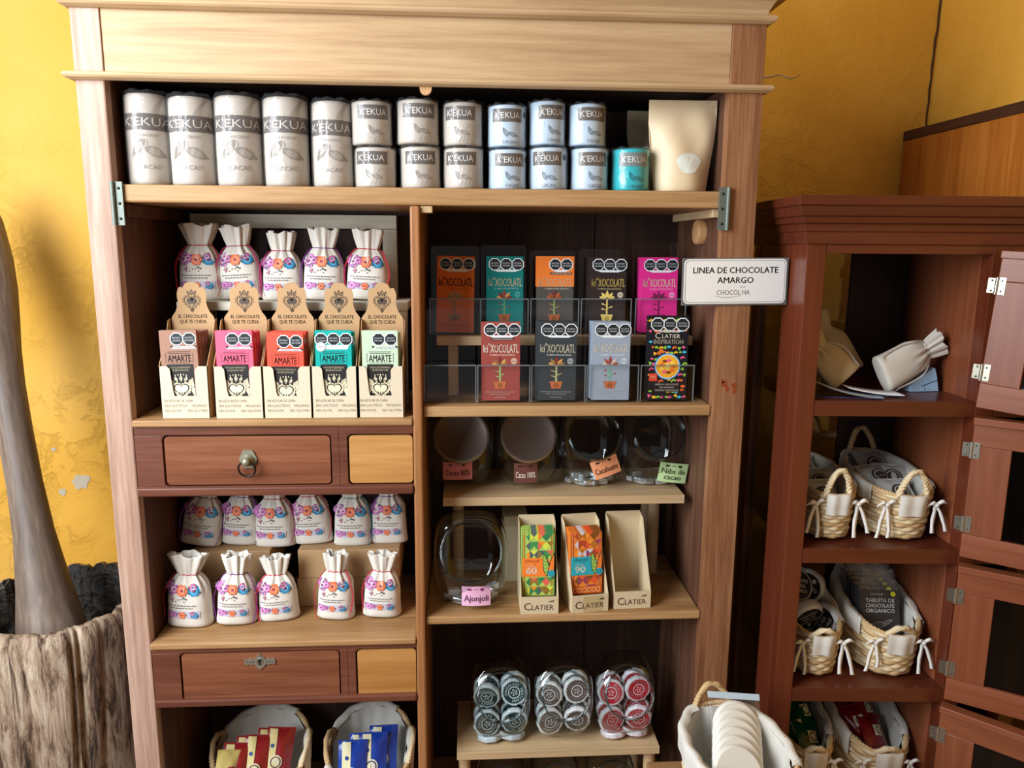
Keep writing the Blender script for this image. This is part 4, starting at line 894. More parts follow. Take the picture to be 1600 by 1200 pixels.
def confetti(label, loc, rot):
    t = thing('chocolate_bar', label, 'chocolate bar', loc, rot, 'black confetti patterned bars in a clear holder'); w, h, th = .079, .164, .010; mb = MB(); rn = random.Random(5)
    mb.prism(rrect(-w/2, w/2, 0, h, .0015, 2), -th/2, th/2, 'card_17161a'); ik = Ink(mb, front(-th/2)); cs = ('ink_3fb2d8', 'ink_e8578a', 'ink_f0b52c', 'ink_e2682c', 'ink_8cc63f')
    for j in range(15):
        for i in range(9):
            u, v = -w/2+.0055+.0086*i+rn.uniform(-.002, .002)+(.003 if j % 2 else -.001), .007+.0107*j+rn.uniform(-.002, .002)
            if abs(u) > w/2-.003 or (u*u+(v-.066)**2) < .026**2 or .108 < v < .133 and abs(u) < .033 or .016 < v < .034 and abs(u) < .027: continue
            c = cs[(i*2+j*3+int(rn.random()*2)) % 5]; q = rn.uniform(.0032, .0048); a = rn.uniform(0, 6)
            if (i+j) % 3 == 0: ik.poly(circ(u, v, q, 3, None, a), c, 1)
            elif (i+j) % 3 == 1: ik.poly(circ(u, v, q, 9, q*.6, a), c, 1)
            else: ik.line([(u-q, v-q*.6), (u, v+q*.5), (u+q, v-q*.2)], .0030, c, 1)
    seals(ik, .002, h-.0155, .0115, 3); ik.poly([(-.024, h-.027), (.028, h-.027), (.020, h-.031), (-.016, h-.031)][::-1], 'ink_d5dbdf', 1)
    ik.text('C', -.0215, .1265, .0115, 'ink_cfc7b8', 2, bold=.0); ik.text('LATIER', .005, .1255, .0080, 'ink_cfc7b8', 2, width=.036); ik.text('INSPIRATION', 0, .1145, .0085, 'ink_c9bfae', 2, width=.058, bold=.02)
    ik.poly(circ(0, .066, .0260, 30), 'ink_3a86c8', 2); ik.ring(0, .066, .0225, .0240, 'ink_cfe6f2', 3, 30); ik.poly(circ(0, .066, .0222, 30), 'ink_e8a62a', 4)
    for k in range(9): a = k*.7; ik.poly(circ(.012*math.cos(a), .066+.012*math.sin(a), .0048, 9, .0030, a), ('ink_e2682c', 'ink_f4cf4a', 'ink_e8578a', 'ink_7a3b1c')[k % 4], 5)
    ik.poly(circ(0, .066, .0058, 14), 'ink_f6e07a', 6); ik.ring(0, .066, .003, .004, 'ink_b5541f', 7, 12); ik.poly([(-.024, .090), (-.006, .094), (-.013, .101), (-.018, .097)][::-1], 'ink_d9702c', 6)
    ik.poly([(-.036, .037), (-.020, .037), (-.020, .052), (-.036, .052)], 'ink_d8442c', 5); ik.text('70%', -.028, .045, .005, 'ink_f0d8a0', 6, width=.011, bold=.02)
    ik.rect(-.027, .027, .016, .034, 'ink_17161a', 3)
    for k, s_ in enumerate(('SABOR A CHOCOLATE', '70% AMARGO', 'MEXICAN CHOCOLATE')): ik.text(s_, 0, .0305-.0058*k, .0034, 'ink_e8dfd0', 4, width=(.046, .030, .046)[k], bold=.02)
    mb.build('wrapper', t); return t
zb = 1.2614
for k, ((a, b), cn, nb) in enumerate(frontr):
    x0, x1 = max(at(a, 620, YFR)[0], -.0145), at(b, 620, YFR)[0]; D = .046
    hl = at((a+b)/2, 572, YFR)[2]-zb; hb = at((a+b)/2, (482, 484, 483, 484, 486)[k], YFR+D+.01)[2]-zb
    holder('empty clear holder at left end of the front row' if cn is None else 'clear holder with %s bars in the front row' % cn, GFR, x0, x1, YFR, zb, hb, hl, D)
    for i in range(nb):
        Yi = YFR+.0105+.0112*i; xc = at((0, 782, 869, 953, 1041)[k], 590, Yi)[0]-(.0030*i if k in (2, 3, 4) else 0)
        if cn == 'confetti': confetti('%s black confetti patterned chocolate bar in the rightmost front holder' % ('front', 'rear')[i], (xc, Yi, zb+.0042), (-.04, .01, 0))
        else: ki_bar('%s %s chocolate bar in the front row of clear holders' % (OR2[i] if nb > 1 else 'single', cn), cn+' bars in a clear holder', (xc, Yi, zb+.0042), (-.04, (0, .0, .012, .006, 0)[k], 0), **ST[cn])
# ---------------------------------------------------------------- sign on the right stile
pa, pb = at(1068, 402, -.006), at(1229, 478, -.006); sx0, sx1, sz0, sz1 = pa[0], pb[0], at(1150, 477, -.006)[2], at(1150, 403, -.006)[2]
sg = thing('shelf_sign', 'white sign in a clear plate on the right stile with rounded border', 'sign', ((sx0+sx1)/2, -.0052, (sz0+sz1)/2), (0, -.012, 0)); w, h = sx1-sx0, sz1-sz0
mb = MB(); mb.box(-w/2, w/2, .0012, .0044, -h/2, h/2, 'acrylic_edge'); mb.build('clear_plate', sg, bevel=.0005)
mb = MB(); mb.prism(rrect(-w/2+.003, w/2-.004, -h/2+.003, h/2-.002, .009)[::-1], .0002, .0010, 'card_white'); ik = Ink(mb, front(.0002))
R1, R2 = rrect(-w/2+.0055, w/2-.0065, -h/2+.0055, h/2-.0045, .008), rrect(-w/2+.0063, w/2-.0073, -h/2+.0063, h/2-.0053, .0075)
mb.add([ik.fn(u, v, .0002) for u, v in R1+R2], [(i, (i+1) % len(R1), len(R1)+(i+1) % len(R1), len(R1)+i) for i in range(len(R1))], 'ink_6a6c6c')
ik.text('LINEA DE CHOCOLATE', 0, h*.245, h*.125, 'ink_3c3c3c', 1, width=w*.80, bold=.022); ik.text('AMARGO', 0, h*.035, h*.125, 'ink_3c3c3c', 1, width=w*.34, bold=.022)
ik.text('CHOCOL', -.012, -h*.225, h*.105, 'ink_6e6a66', 1, width=w*.225); ik.text('HA', w*.105, -h*.225, h*.105, 'ink_6e6a66', 1, width=w*.07)
ik.line([(-w*.19, -h*.30), (-w*.10, -h*.335), (w*.0, -h*.32), (w*.05, -h*.29)], .0007, 'ink_6e6a66', 1); ik.line([(w*.05, -h*.13), (w*.065, -h*.10)], .001, 'ink_6e6a66', 1); ik.line([(w*.075, -h*.12), (w*.095, -h*.105)], .001, 'ink_6e6a66', 1)
mb.build('paper_card', sg)
# ---------------------------------------------------------------- glass jars with tilted mouths
EL = math.radians(27); MD = np.array([0, -math.cos(EL), math.sin(EL)]); MX = np.array([1., 0, 0]); MU = np.cross(MX, -MD)*-1
MU = np.array([0, math.sin(EL), math.cos(EL)])
def jar_r(d, A, Bd, Cc): return (abs(d[0]/A)**3.3+(abs(d[1]/Bd)**2.6+abs(d[2]/Cc)**2.6)**(3.3/2.6))**(-1/3.3)
def jar_mesh(A, Bd, Cc, rm):
    """rings run from the mouth round to the back"""
    best = min(np.linspace(.3, 1.2, 60), key=lambda q: abs(jar_r(MD*math.cos(q)+MX*math.sin(q), A, Bd, Cc)*math.sin(q)-rm*1.06)); seg = 56; rings = []
    d0 = np.mean([jar_r(MD*math.cos(best)+(MX*math.cos(a)+MU*math.sin(a))*math.sin(best), A, Bd, Cc)*math.cos(best) for a in np.linspace(0, 2*PI, 24)])
    cen = np.array([0, 0, Cc])
    for dd, q in ((.020, .985), (.008, .965), (.002, .975)): rings.append([tuple(cen+MD*(d0+dd)+(MX*math.cos(2*PI*i/seg)+MU*math.sin(2*PI*i/seg))*rm*q) for i in range(seg)])
    for th in list(np.linspace(best, PI*.97, 26)):
        r = []
        for i in range(seg):
            a = 2*PI*i/seg; d = MD*math.cos(th)+(MX*math.cos(a)+MU*math.sin(a))*math.sin(th); p = cen+d*jar_r(d, A, Bd, Cc); p[2] = max(p[2], .0015); r.append(tuple(p))
        rings.append(r)
    return rings, cen+MD*(d0+.020), d0
def jar(label, group, loc, A, Bd, Cc, rm, lid=None, turn=0.):
    t = thing('glass_jar', label, 'jar', loc, (0, 0, turn), group); rings, mc, d0 = jar_mesh(A, Bd, Cc, rm)
    mb = MB(); mb.loft(rings, 'jar_glass', True, False, True); mb.build('jar_body', t)
    mb = MB(); mb.tube([tuple(mc+(MX*math.cos(a)+MU*math.sin(a))*rm) for a in np.linspace(0, 2*PI, 56, endpoint=False)], .0030, 'lip_glass', 8, True)
    mb.tube([tuple(mc-MD*.012+(MX*math.cos(a)+MU*math.sin(a))*rm*1.0) for a in np.linspace(0, 2*PI, 56, endpoint=False)], .0018, 'lip_glass', 6, True)
    o = mb.build('jar_lip', t); o['label'] = 'thick rolled glass lip'
    if lid:
        mb = MB(); T = Matrix([[MX[i], MU[i], MD[i], mc[i]] for i in range(3)]+[[0, 0, 0, 1]])
        mb.lathe([(rm+.0042, -.008), (rm+.0048, -.006), (rm+.0048, .003), (rm+.003, .006)], 'metal_b5a68a', 48, T=T); mb.lathe([(rm+.003, .006), (rm-.001, .0062), (rm-.003, .0048), (0, .0046)], lid, 48, T=T)
        o = mb.build('lid', t); o['label'] = 'round metal lid'
    t['dims'] = (A, Bd, Cc); return t
def jar_tag(t, px, py, w, h, col, lines, ink, rot=0., heartc='ink_3a2420'):
    A, Bd, Cc = t['dims']; loc = np.array(t.location); d = ray(px, py); best = None
    for s in np.linspace(1.2, 2.4, 3000):
        p = CAM+d*s-loc; q = p-np.array([0, 0, Cc]); n = np.linalg.norm(q)
        if n < jar_r(q/n, A, Bd, Cc): best = q; break
    if best is None: return
    c, s = math.cos(rot), math.sin(rot); ctr = np.array([0, 0, Cc])
    def fn(u, v, l):
        a, b = c*u-s*v, s*u+c*v; return tuple(best+ctr+np.array([a, -.005-l-.10*b+4.0*a*a+.6*best[0]*a/.03*.02, b]))
    mb = MB(); ik = Ink(mb, fn); ik.grid(-w/2, w/2, -h/2, h/2, col, 0, 10, 5)
    for k, s_ in enumerate(lines): ik.text(s_, 0, (-.10 if len(lines) == 1 else .08-.30*k)*h, h*(.30 if len(lines) == 1 else .26), ink, 3, maxw=w*.84, bold=.012)
    ik.poly(heart(w*.20, h*.34, h*.10, 16), heartc, 3); ik.poly(circ(-w*.24, h*.34, h*.12, 8, h*.05, .5), heartc, 3); ik.line([(-w*.1, h*.32), (-w*.02, h*.36), (w*.06, h*.33)], h*.02, heartc, 3)
    o = mb.build('name_tag', t); o['label'] = 'stuck-on paper name tag'
# riser for the four upper jars
def riser(label, x0, x1, y0, y1, ztop, zfloor, th, legs):
    t = thing('wooden_riser', label, 'riser', ((x0+x1)/2, (y0+y1)/2, zfloor)); mb = MB(); mb.box(x0, x1, y0, y1, ztop-th, ztop, 'wood_riser'); mb.build('riser_top', t, world=True, bevel=.001)
    for x, y in legs: mb = MB(); mb.lathe([(.0125, zfloor), (.0125, ztop-th-.0002)], 'wood_riser', 20, Matrix.Translation((x, y, 0)), True, True, True); mb.build('leg', t, world=True)
Z4, Z5, Z6 = .8342, .8342, .3102
RY = .085; rt = at(880, 776, RY)[2]; rx0, rx1 = at(692, 790, RY)[0], at(1070, 776, RY)[0]
riser('pale wooden riser board with round legs under the four upper jars', rx0, rx1, RY, .288, rt, Z4, .018, ((rx1-.035, .20), (rx0+.03, .20), (rx0+.03, .27), (rx1-.035, .27)))
GJ = 'large glass jars on the shelves'
JA, JB, JC, JM = .0685, .066, .088, .0535
upper = (('lid_metal', 'lidded glass jar with pink tag, leftmost under the clear holders'), ('lid_metal', 'lidded glass jar with dark brown tag, second under the clear holders'), (None, 'open glass jar with orange tag holding a few foil candies'), (None, 'open glass jar with green tag at right end of the upper riser'))
JU = []
for k, (lid, lb) in enumerate(upper):
    Yk = .186; x = min(at((721, 823, 926, 1029)[k], 725, Yk-.03)[0], XR-JA-.001-.1383*(3-k)); JU.append(jar(lb, GJ, (x, Yk, rt+.0002), JA, JB, JC, JM, lid))
jar_tag(JU[0], 715, 735, .061, 0.039, 'card_c97f80', ['Cacao 80%'], 'ink_5a2a30', .0); jar_tag(JU[1], 821, 738, .049, 0.044, 'card_6a4038', ['Cacao 100%'], 'ink_f0e4d8', .0)
jar_tag(JU[2], 946, 729, .058, 0.042, 'card_e0966c', ['Cacahuate'], 'ink_4a2c20', .36); jar_tag(JU[3], 1051, 738, .062, 0.044, 'card_b9d49a', ['Nibs de', 'cacao'], 'ink_3a4a2c', -.12)
p = at(737, 955, .085); big = jar('big open glass jar with pink tag standing on the shelf beside patterned bars', GJ, (at(736, 880, .06)[0], .088, Z4+.0002), .0765, .074, .0935, .0600)
jar_tag(big, 744, 930, .058, 0.044, 'card_e7b4d2', ['Ajonjoli'], 'ink_6a3a5a', .0, 'ink_8a3060')
# foil candies
def candy(label, group, loc, rot, seed, mat='foil_c6cdd2'):
    rn = random.Random(seed); t = thing('foil_candy', label, 'candy', loc, rot, group); mb = MB(); a, b, c = .0125, .0075, .0060
    rings = []
    for y, q in ((-b, .72), (-b*.8, 1), (0, 1.03), (b*.8, 1), (b, .72)): rings.append([(a*q*sx*(1+rn.uniform(-.05, .05)), y, c+c*q*sz*(1+rn.uniform(-.06, .06))) for sx, sz in ((-1, -.8), (-.8, -1), (0, -1.05), (.8, -1), (1, -.8), (1.04, 0), (1, .8), (.8, 1), (0, 1.06), (-.8, 1), (-1, .8), (-1.03, 0))])
    mb.loft(rings, mat, False, True, True); mb.build('foil_wrap', t); return t
def scatter(j, spots, what, jarname, mats=('foil_c6cdd2', 'foil_b4bcc2')):
    L = np.array(j.location); proto = {}
    for i, (x, y, z, a) in enumerate(spots):
        m = mats[i % len(mats)]; loc = (L[0]+x, L[1]+y, L[2]+z); rot = (.1*math.sin(i*2.1), .15*math.sin(i*1.3), a)
        lb = 'small %s candy lying in the %s' % ('silver' if 'foil' in m and m < 'foil_c9' else 'orange', jarname)
        if m in proto: dup(proto[m], loc, rot, lb, what)
        else: proto[m] = candy(lb, what, loc, rot, i, m)
scatter(JU[2], [(-.040, -.018, .006, .5), (-.022, -.030, .0045, -.4), (-.006, -.036, .0045, .2), (.010, -.030, .0045, .9), (.026, -.026, .0045, -.2), (.040, -.014, .006, .4), (-.030, .000, .004, 1.2), (.004, -.004, .004, .1), (-.012, -.020, .016, .7), (.014, -.016, .016, -.5), (-.030, -.018, .017, .1)], 'candies in the jar with orange tag', 'jar with the orange tag')
scatter(JU[3], [(-.044, -.012, .007, .8), (-.030, -.026, .005, -.5), (-.014, -.034, .005, .3), (-.028, -.004, .004, .2), (.016, -.032, .005, -.1), (-.036, -.018, .018, .4)], 'candies in the jar with green tag', 'jar with the green tag')
scatter(big, [(-.046, -.014, .007, .4), (-.026, -.032, .005, -.3), (-.004, -.040, .005, .1), (.020, -.036, .005, -.4), (.042, -.020, .007, .7), (.026, -.010, .005, 1.2), (-.024, -.008, .005, .9), (.002, -.016, .005, .2), (.036, -.026, .020, -.2), (.046, -.006, .021, .5), (-.036, -.022, .019, .2), (.010, -.028, .018, .6)], 'candies in the jar with pink tag on the lower shelf', 'big jar with the pink tag')
# ---------------------------------------------------------------- slanted cardboard boxes of patterned bars
def slant(label, cx, y, rz, w=.076, D=.098, h=.172, tape=False, name=True):
    t = thing('slanted_box', label, 'display box', (cx, y, Z4), (0, 0, rz), 'slanted cardboard display boxes'); th = .0014; mat = 'card_c9b795'
    mb = MB(); mb.box(-w/2, w/2, 0, th, 0, .037, mat); ik = Ink(mb, front(0))
    if name: ik.text('C', -.0245, .0165, .0155, 'ink_4a3a2a', 2); ik.text('LATIER', .006, .0145, .0110, 'ink_4a3a2a', 2, width=.044); ik.poly(circ(.024, .027, .005, 8, .0014, .3), 'ink_4a3a2a', 2); ik.line([(.017, .025), (.030, .030)], .0007, 'ink_4a3a2a', 2)
    if tape: ik.rect(-.014, .026, .001, .034, 'film_b9a273', 1)
    mb.build('front_panel', t)
    for sx in (-1, 1):
        mb = MB(); x = sx*w/2; mb.prism([(th, 0), (D, 0), (D, h), (D-.022, h-.006), (D*.45, h*.62), (th, .037)], 0, -sx*th, mat, lambda u, v, d: (x+d, u, v)); mb.build('side_panel', t)
    mb = MB(); mb.box(-w/2+th, w/2-th, D-th, D, 0, h+.003, mat); mb.build('back_panel', t)
    mb = MB(); mb.box(-w/2+th, w/2-th, th, D-th, 0, th, mat); mb.build('base_panel', t); return t
def pattern_bar(label, group, loc, rot, seed, base, cols, panel, num, band):
    t = thing('chocolate_bar', label, 'chocolate bar', loc, rot, group); w, h, th = .067, .128, .008; mb = MB(); mb.prism(rrect(-w/2, w/2, 0, h, .0015, 2), -th/2, th/2, base); ik = Ink(mb, front(-th/2))
    for sx in (-1, 1):
        for k, c in enumerate(cols[:3]): ik.rect(min(sx*(w/2-.0015-.0022*k), sx*(w/2-.003-.0022*k)), max(sx*(w/2-.0015-.0022*k), sx*(w/2-.003-.0022*k)), .001, h-.001, c, 1)
    n = 0
    for j in range(7):
        for i in range(3):
            u, v = -.0165+.0165*i, .010+.0185*j; a, b = .0082, .0092; n += 1
            ik.poly([(u-a, v), (u, v-b), (u, v+b)], cols[(n*3+j) % len(cols)], 2); ik.poly([(u, v-b), (u+a, v), (u, v+b)], cols[(n*5+2*j+1) % len(cols)], 2)
            ik.poly([(u+a+.0002, v+.0006), (u+a+.0079, v+b-.0002), (u+a-.0075, v+b-.0002)], cols[(n+j) % len(cols)], 2)
    ik.rect(-w/2+.001, w/2-.016, .040, .078, panel, 4)
    ik.text('chocol', -.012, .0725, .0070, 'ink_6a3a20' if num == '60' else 'ink_163a40', 5, width=.028); ik.text('ha', -.006, .0660, .0030, 'ink_6a3a20' if num == '60' else 'ink_163a40', 5); ik.text('CACAO', -.014, .0615, .0042, 'ink_f4ead8', 5, width=.019, bold=.01); ik.text(num, -.013, .0520, .0130, 'ink_f8f2e6', 5, width=.021, bold=.04)
    ik.poly([(.030, .036), (.033, .060), (.033, .088), (.026, .074), (.020, .052)][::-1], 'ink_e2782c', 5); ik.line([(.030, .036), (.033, .060), (.0332, .088), (.026, .074), (.020, .052), (.030, .036)], .0011, 'ink_2a2a24', 6)
    ik.poly([(.018, .040), (.022, .060), (.017, .080), (.010, .086), (.010, .066), (.012, .050)], 'ink_9cc25a', 5); ik.line([(.018, .040), (.022, .060), (.017, .080), (.010, .086), (.010, .066), (.012, .050), (.018, .040)], .0009, 'ink_24301c', 6)
    for k in range(5): ik.line([(.016, .047+.007*k), (.0205-.001*k, .052+.007*k)], .0007, 'ink_24301c', 6); ik.line([(.016, .047+.007*k), (.011, .053+.007*k)], .0007, 'ink_24301c', 6)
    ik.poly(circ(.027, .046, .0072, 16), 'ink_2fa0b4', 7); ik.ring(.027, .046, .0030, .0040, 'ink_164a54', 8, 14)
    if num == '90':
        ik.rect(-w/2+.002, w/2-.002, .001, .0165, 'ink_c8531e', 4)
        for k in range(6): ik.frame(-.028+.0098*k, -.0205+.0098*k, .004, .014, .0014, 'ink_f0b070', 5)
    mb.build('wrapper', t); return t
G60, G90 = ('ink_3f8a4a', 'ink_e2862c', 'ink_8a6a2c', 'ink_c9d24a', 'ink_4f5a5e', 'ink_d9604a', 'ink_2f7a4a'), ('ink_a8442a', 'ink_e8902c', 'ink_8a3a5a', 'ink_b06a20', 'ink_c9c2c8', 'ink_d9542c', 'ink_7a4a1e')
sl = ((843, 958, 66, 0.0), (922, 953, 64, .13), (988, 946, 64, .05))
names = ('slanted cardboard box of green patterned bars', 'slanted cardboard box of orange patterned bars', 'empty slanted cardboard box at the right')
for k, (cx, bt, wpx, rz) in enumerate(sl):
    y = (.006, .010, .022)[k]; x = at(cx, bt, y)[0]; s = slant(names[k], x, y, rz, tape=(k == 1))
    if k < 2:
        for i in range(5 if k == 0 else 4):
            yy = .0505+.0108*i; xo = -.002+.0004*i; c, q = math.cos(rz), math.sin(rz); ln = -.16
            pattern_bar('%s %s patterned chocolate bar in the slanted box' % (('front', 'second', 'third', 'fourth', 'rear')[i] if k == 0 else ('front', 'second', 'third', 'rear')[i], ('green', 'orange')[k]), ('green', 'orange')[k]+' patterned bars', (x+c*xo-q*(yy-.021), y+q*xo+c*(yy-.021)-.006, Z4+.030), (-.10, .0, rz), i, ('card_a6c05a', 'card_dd7a2c')[k], (G60, G90)[k], ('ink_e87a2c', 'ink_2aa0ac')[k], ('60', '90')[k], None)
t = thing('slanted_box', 'cardboard box standing behind the green patterned bars', 'display box', (at(806, 850, .16)[0], .205, Z4), (0, 0, .03), 'slanted cardboard display boxes'); mb = MB(); mb.box(-.026, .026, -.045, .045, 0, .150, 'card_b5a283'); mb.build('box_body', t, bevel=.001); mb = MB(); mb.box(-.0262, .0262, -.0455, -.044, .128, .1485, 'card_a89474'); mb.build('box_flap', t)
# ---------------------------------------------------------------- lower riser, jars of wrapped discs
R5Y = .035; r5 = at(870, 1172, R5Y)[2]; x0, x1 = at(714, 1180, R5Y)[0], at(1031, 1168, R5Y)[0]
riser('pale wooden riser board under the three jars of wrapped chocolate discs', x0, x1, R5Y, .225, r5, Z6, .017, ((x0+.016, .060), (x1-.016, .060), (x0+.016, .205), (x1-.016, .205)))
def disc(label, group, loc, rot, ink_, foil, seed):
    rn = random.Random(seed); t = thing('wrapped_disc', label, 'chocolate disc', loc, rot, group); r, th = .0285, .0125; mb = MB(); seg = 40; rings = []
    for rr, y in ((.92, -th/2), (.99, -th/2+.0010), (1.03, -th/4), (1.0, 0), (1.03, th/4), (.99, th/2-.0010), (.92, th/2)):
        rings.append([(r*rr*(1+.025*math.sin(9*2*PI*i/seg+seed)+.02*math.sin(17*2*PI*i/seg))*math.cos(2*PI*i/seg), y, r*rr*(1+.025*math.sin(9*2*PI*i/seg+seed)+.02*math.sin(17*2*PI*i/seg))*math.sin(2*PI*i/seg)) for i in range(seg)])
    mb.loft(rings, foil, True, False, False); mb.add(rings[0], [tuple(range(seg))], foil); mb.add(rings[-1], [tuple(range(seg-1, -1, -1))], foil)
    for sgn in (-1, 1):
        ik = Ink(mb, (lambda u, v, l: (u, -th/2-l, v)) if sgn < 0 else (lambda u, v, l: (-u, th/2+l, v)))
        ik.ring(0, 0, .0132, .0228, ink_, 1, 30); ik.poly(circ(0, 0, .0110, 20), ink_, 1)
        for k in range(28): a = 2*PI*k/28; ik.poly([(0.0227*math.cos(a-.10), .0227*math.sin(a-.10)), (.0250*math.cos(a), .0250*math.sin(a)), (.0227*math.cos(a+.10), .0227*math.sin(a+.10))], ink_, 1)
        ik.arc_text('CHOCOLATE MEXICANO', 0, 0, .0180, .0050, 'ink_b9c2c4', 2, PI*1.15, -PI*1.72)
        for k in range(5): a = 1.3*k; ik.line([(.002*math.cos(a), .002*math.sin(a)), (.0065*math.cos(a+.5), .0065*math.sin(a+.5)), (.007*math.cos(a+1.0), .007*math.sin(a+1.0))], .0011, 'ink_dfe3e4', 2)
    mb.build('foil_disc', t); return t
J5 = []
for k, (px, lb) in enumerate(((783, 'glass jar of green and silver wrapped discs, left on the lower riser'), (882, 'glass jar of brown and silver wrapped discs, middle of the lower riser'), (979, 'glass jar of red and silver wrapped discs, right on the lower riser'))):
    Yk = 0.108; x = at(px, 1090, Yk-.04)[0]; J5.append(jar(lb, GJ, (x, Yk, r5+.0002), .0655, .066, .087, .0500))
sets = [(-.031, -.030, .040, .05, .1), (.031, -.030, .044, -.1, .2), (-.031, -.016, .096, .1, -.1), (.0305, -.014, .102, -.05, 0), (-.031, -.004, .046, .0, .1), (.031, -.002, .050, .1, 0), (-.0305, .010, .100, .1, .1), (.0305, .012, .106, .0, .1), (-.030, .028, .060, .1, 0), (.030, .028, .062, .05, 0)]
for k, (ink_, nm, foil) in enumerate((('ink_12302e', 'green', 'film_b2bec2'), ('ink_5a4a44', 'brown', 'film_cfd2d2'), ('ink_b52430', 'red', 'film_cfc9ce'))):
    L = np.array(J5[k].location); G = nm+' and silver discs in their jar'; pr = None
    for i, (x, y, z, a, tl) in enumerate(sets):
        ps = ('lower left', 'lower right', 'upper left', 'upper right')[i] if i < 4 else None
        lb = '%s of the front %s printed discs in the jar' % (ps, nm) if ps else '%s printed disc half hidden behind the front discs' % nm
        rot = (-.22+tl*.5, 2.1*i+.7*k, a*1.0); loc = (L[0]+x*(.96), L[1]+y, L[2]+z)
        pr = pr or disc(lb, G, loc, rot, ink_, foil, k+3)
        if i: dup(pr, loc, rot, lb, G)
    if k != 1:
        for i, (x, y) in enumerate(((-.022, -.036), (.024, -.036))): dup(pr, (L[0]+x, L[1]+y+.012, L[2]+.0085+(.003 if i else 0)), (PI/2-.15, .2*i-.1, .3*i), '%s printed disc lying flat at the jar bottom, %s' % (nm, ('left', 'right')[i]), G)
for k, px in enumerate((785, 873, 962)):
    Yk = .105; x = at(px, 1192, Yk-.05)[0]; zt = at(px, (1187, 1183, 1178)[k], Yk)[2]; c = (zt-Z6)/2
    jar('%s of three glass jars mostly below the picture under the lower riser' % ('leftmost', 'middle', 'rightmost')[k], GJ, (x, Yk+.01, Z6+.0002), .0545, .066, min(c, (r5-.0175-Z6)/2-.003), .046, None)
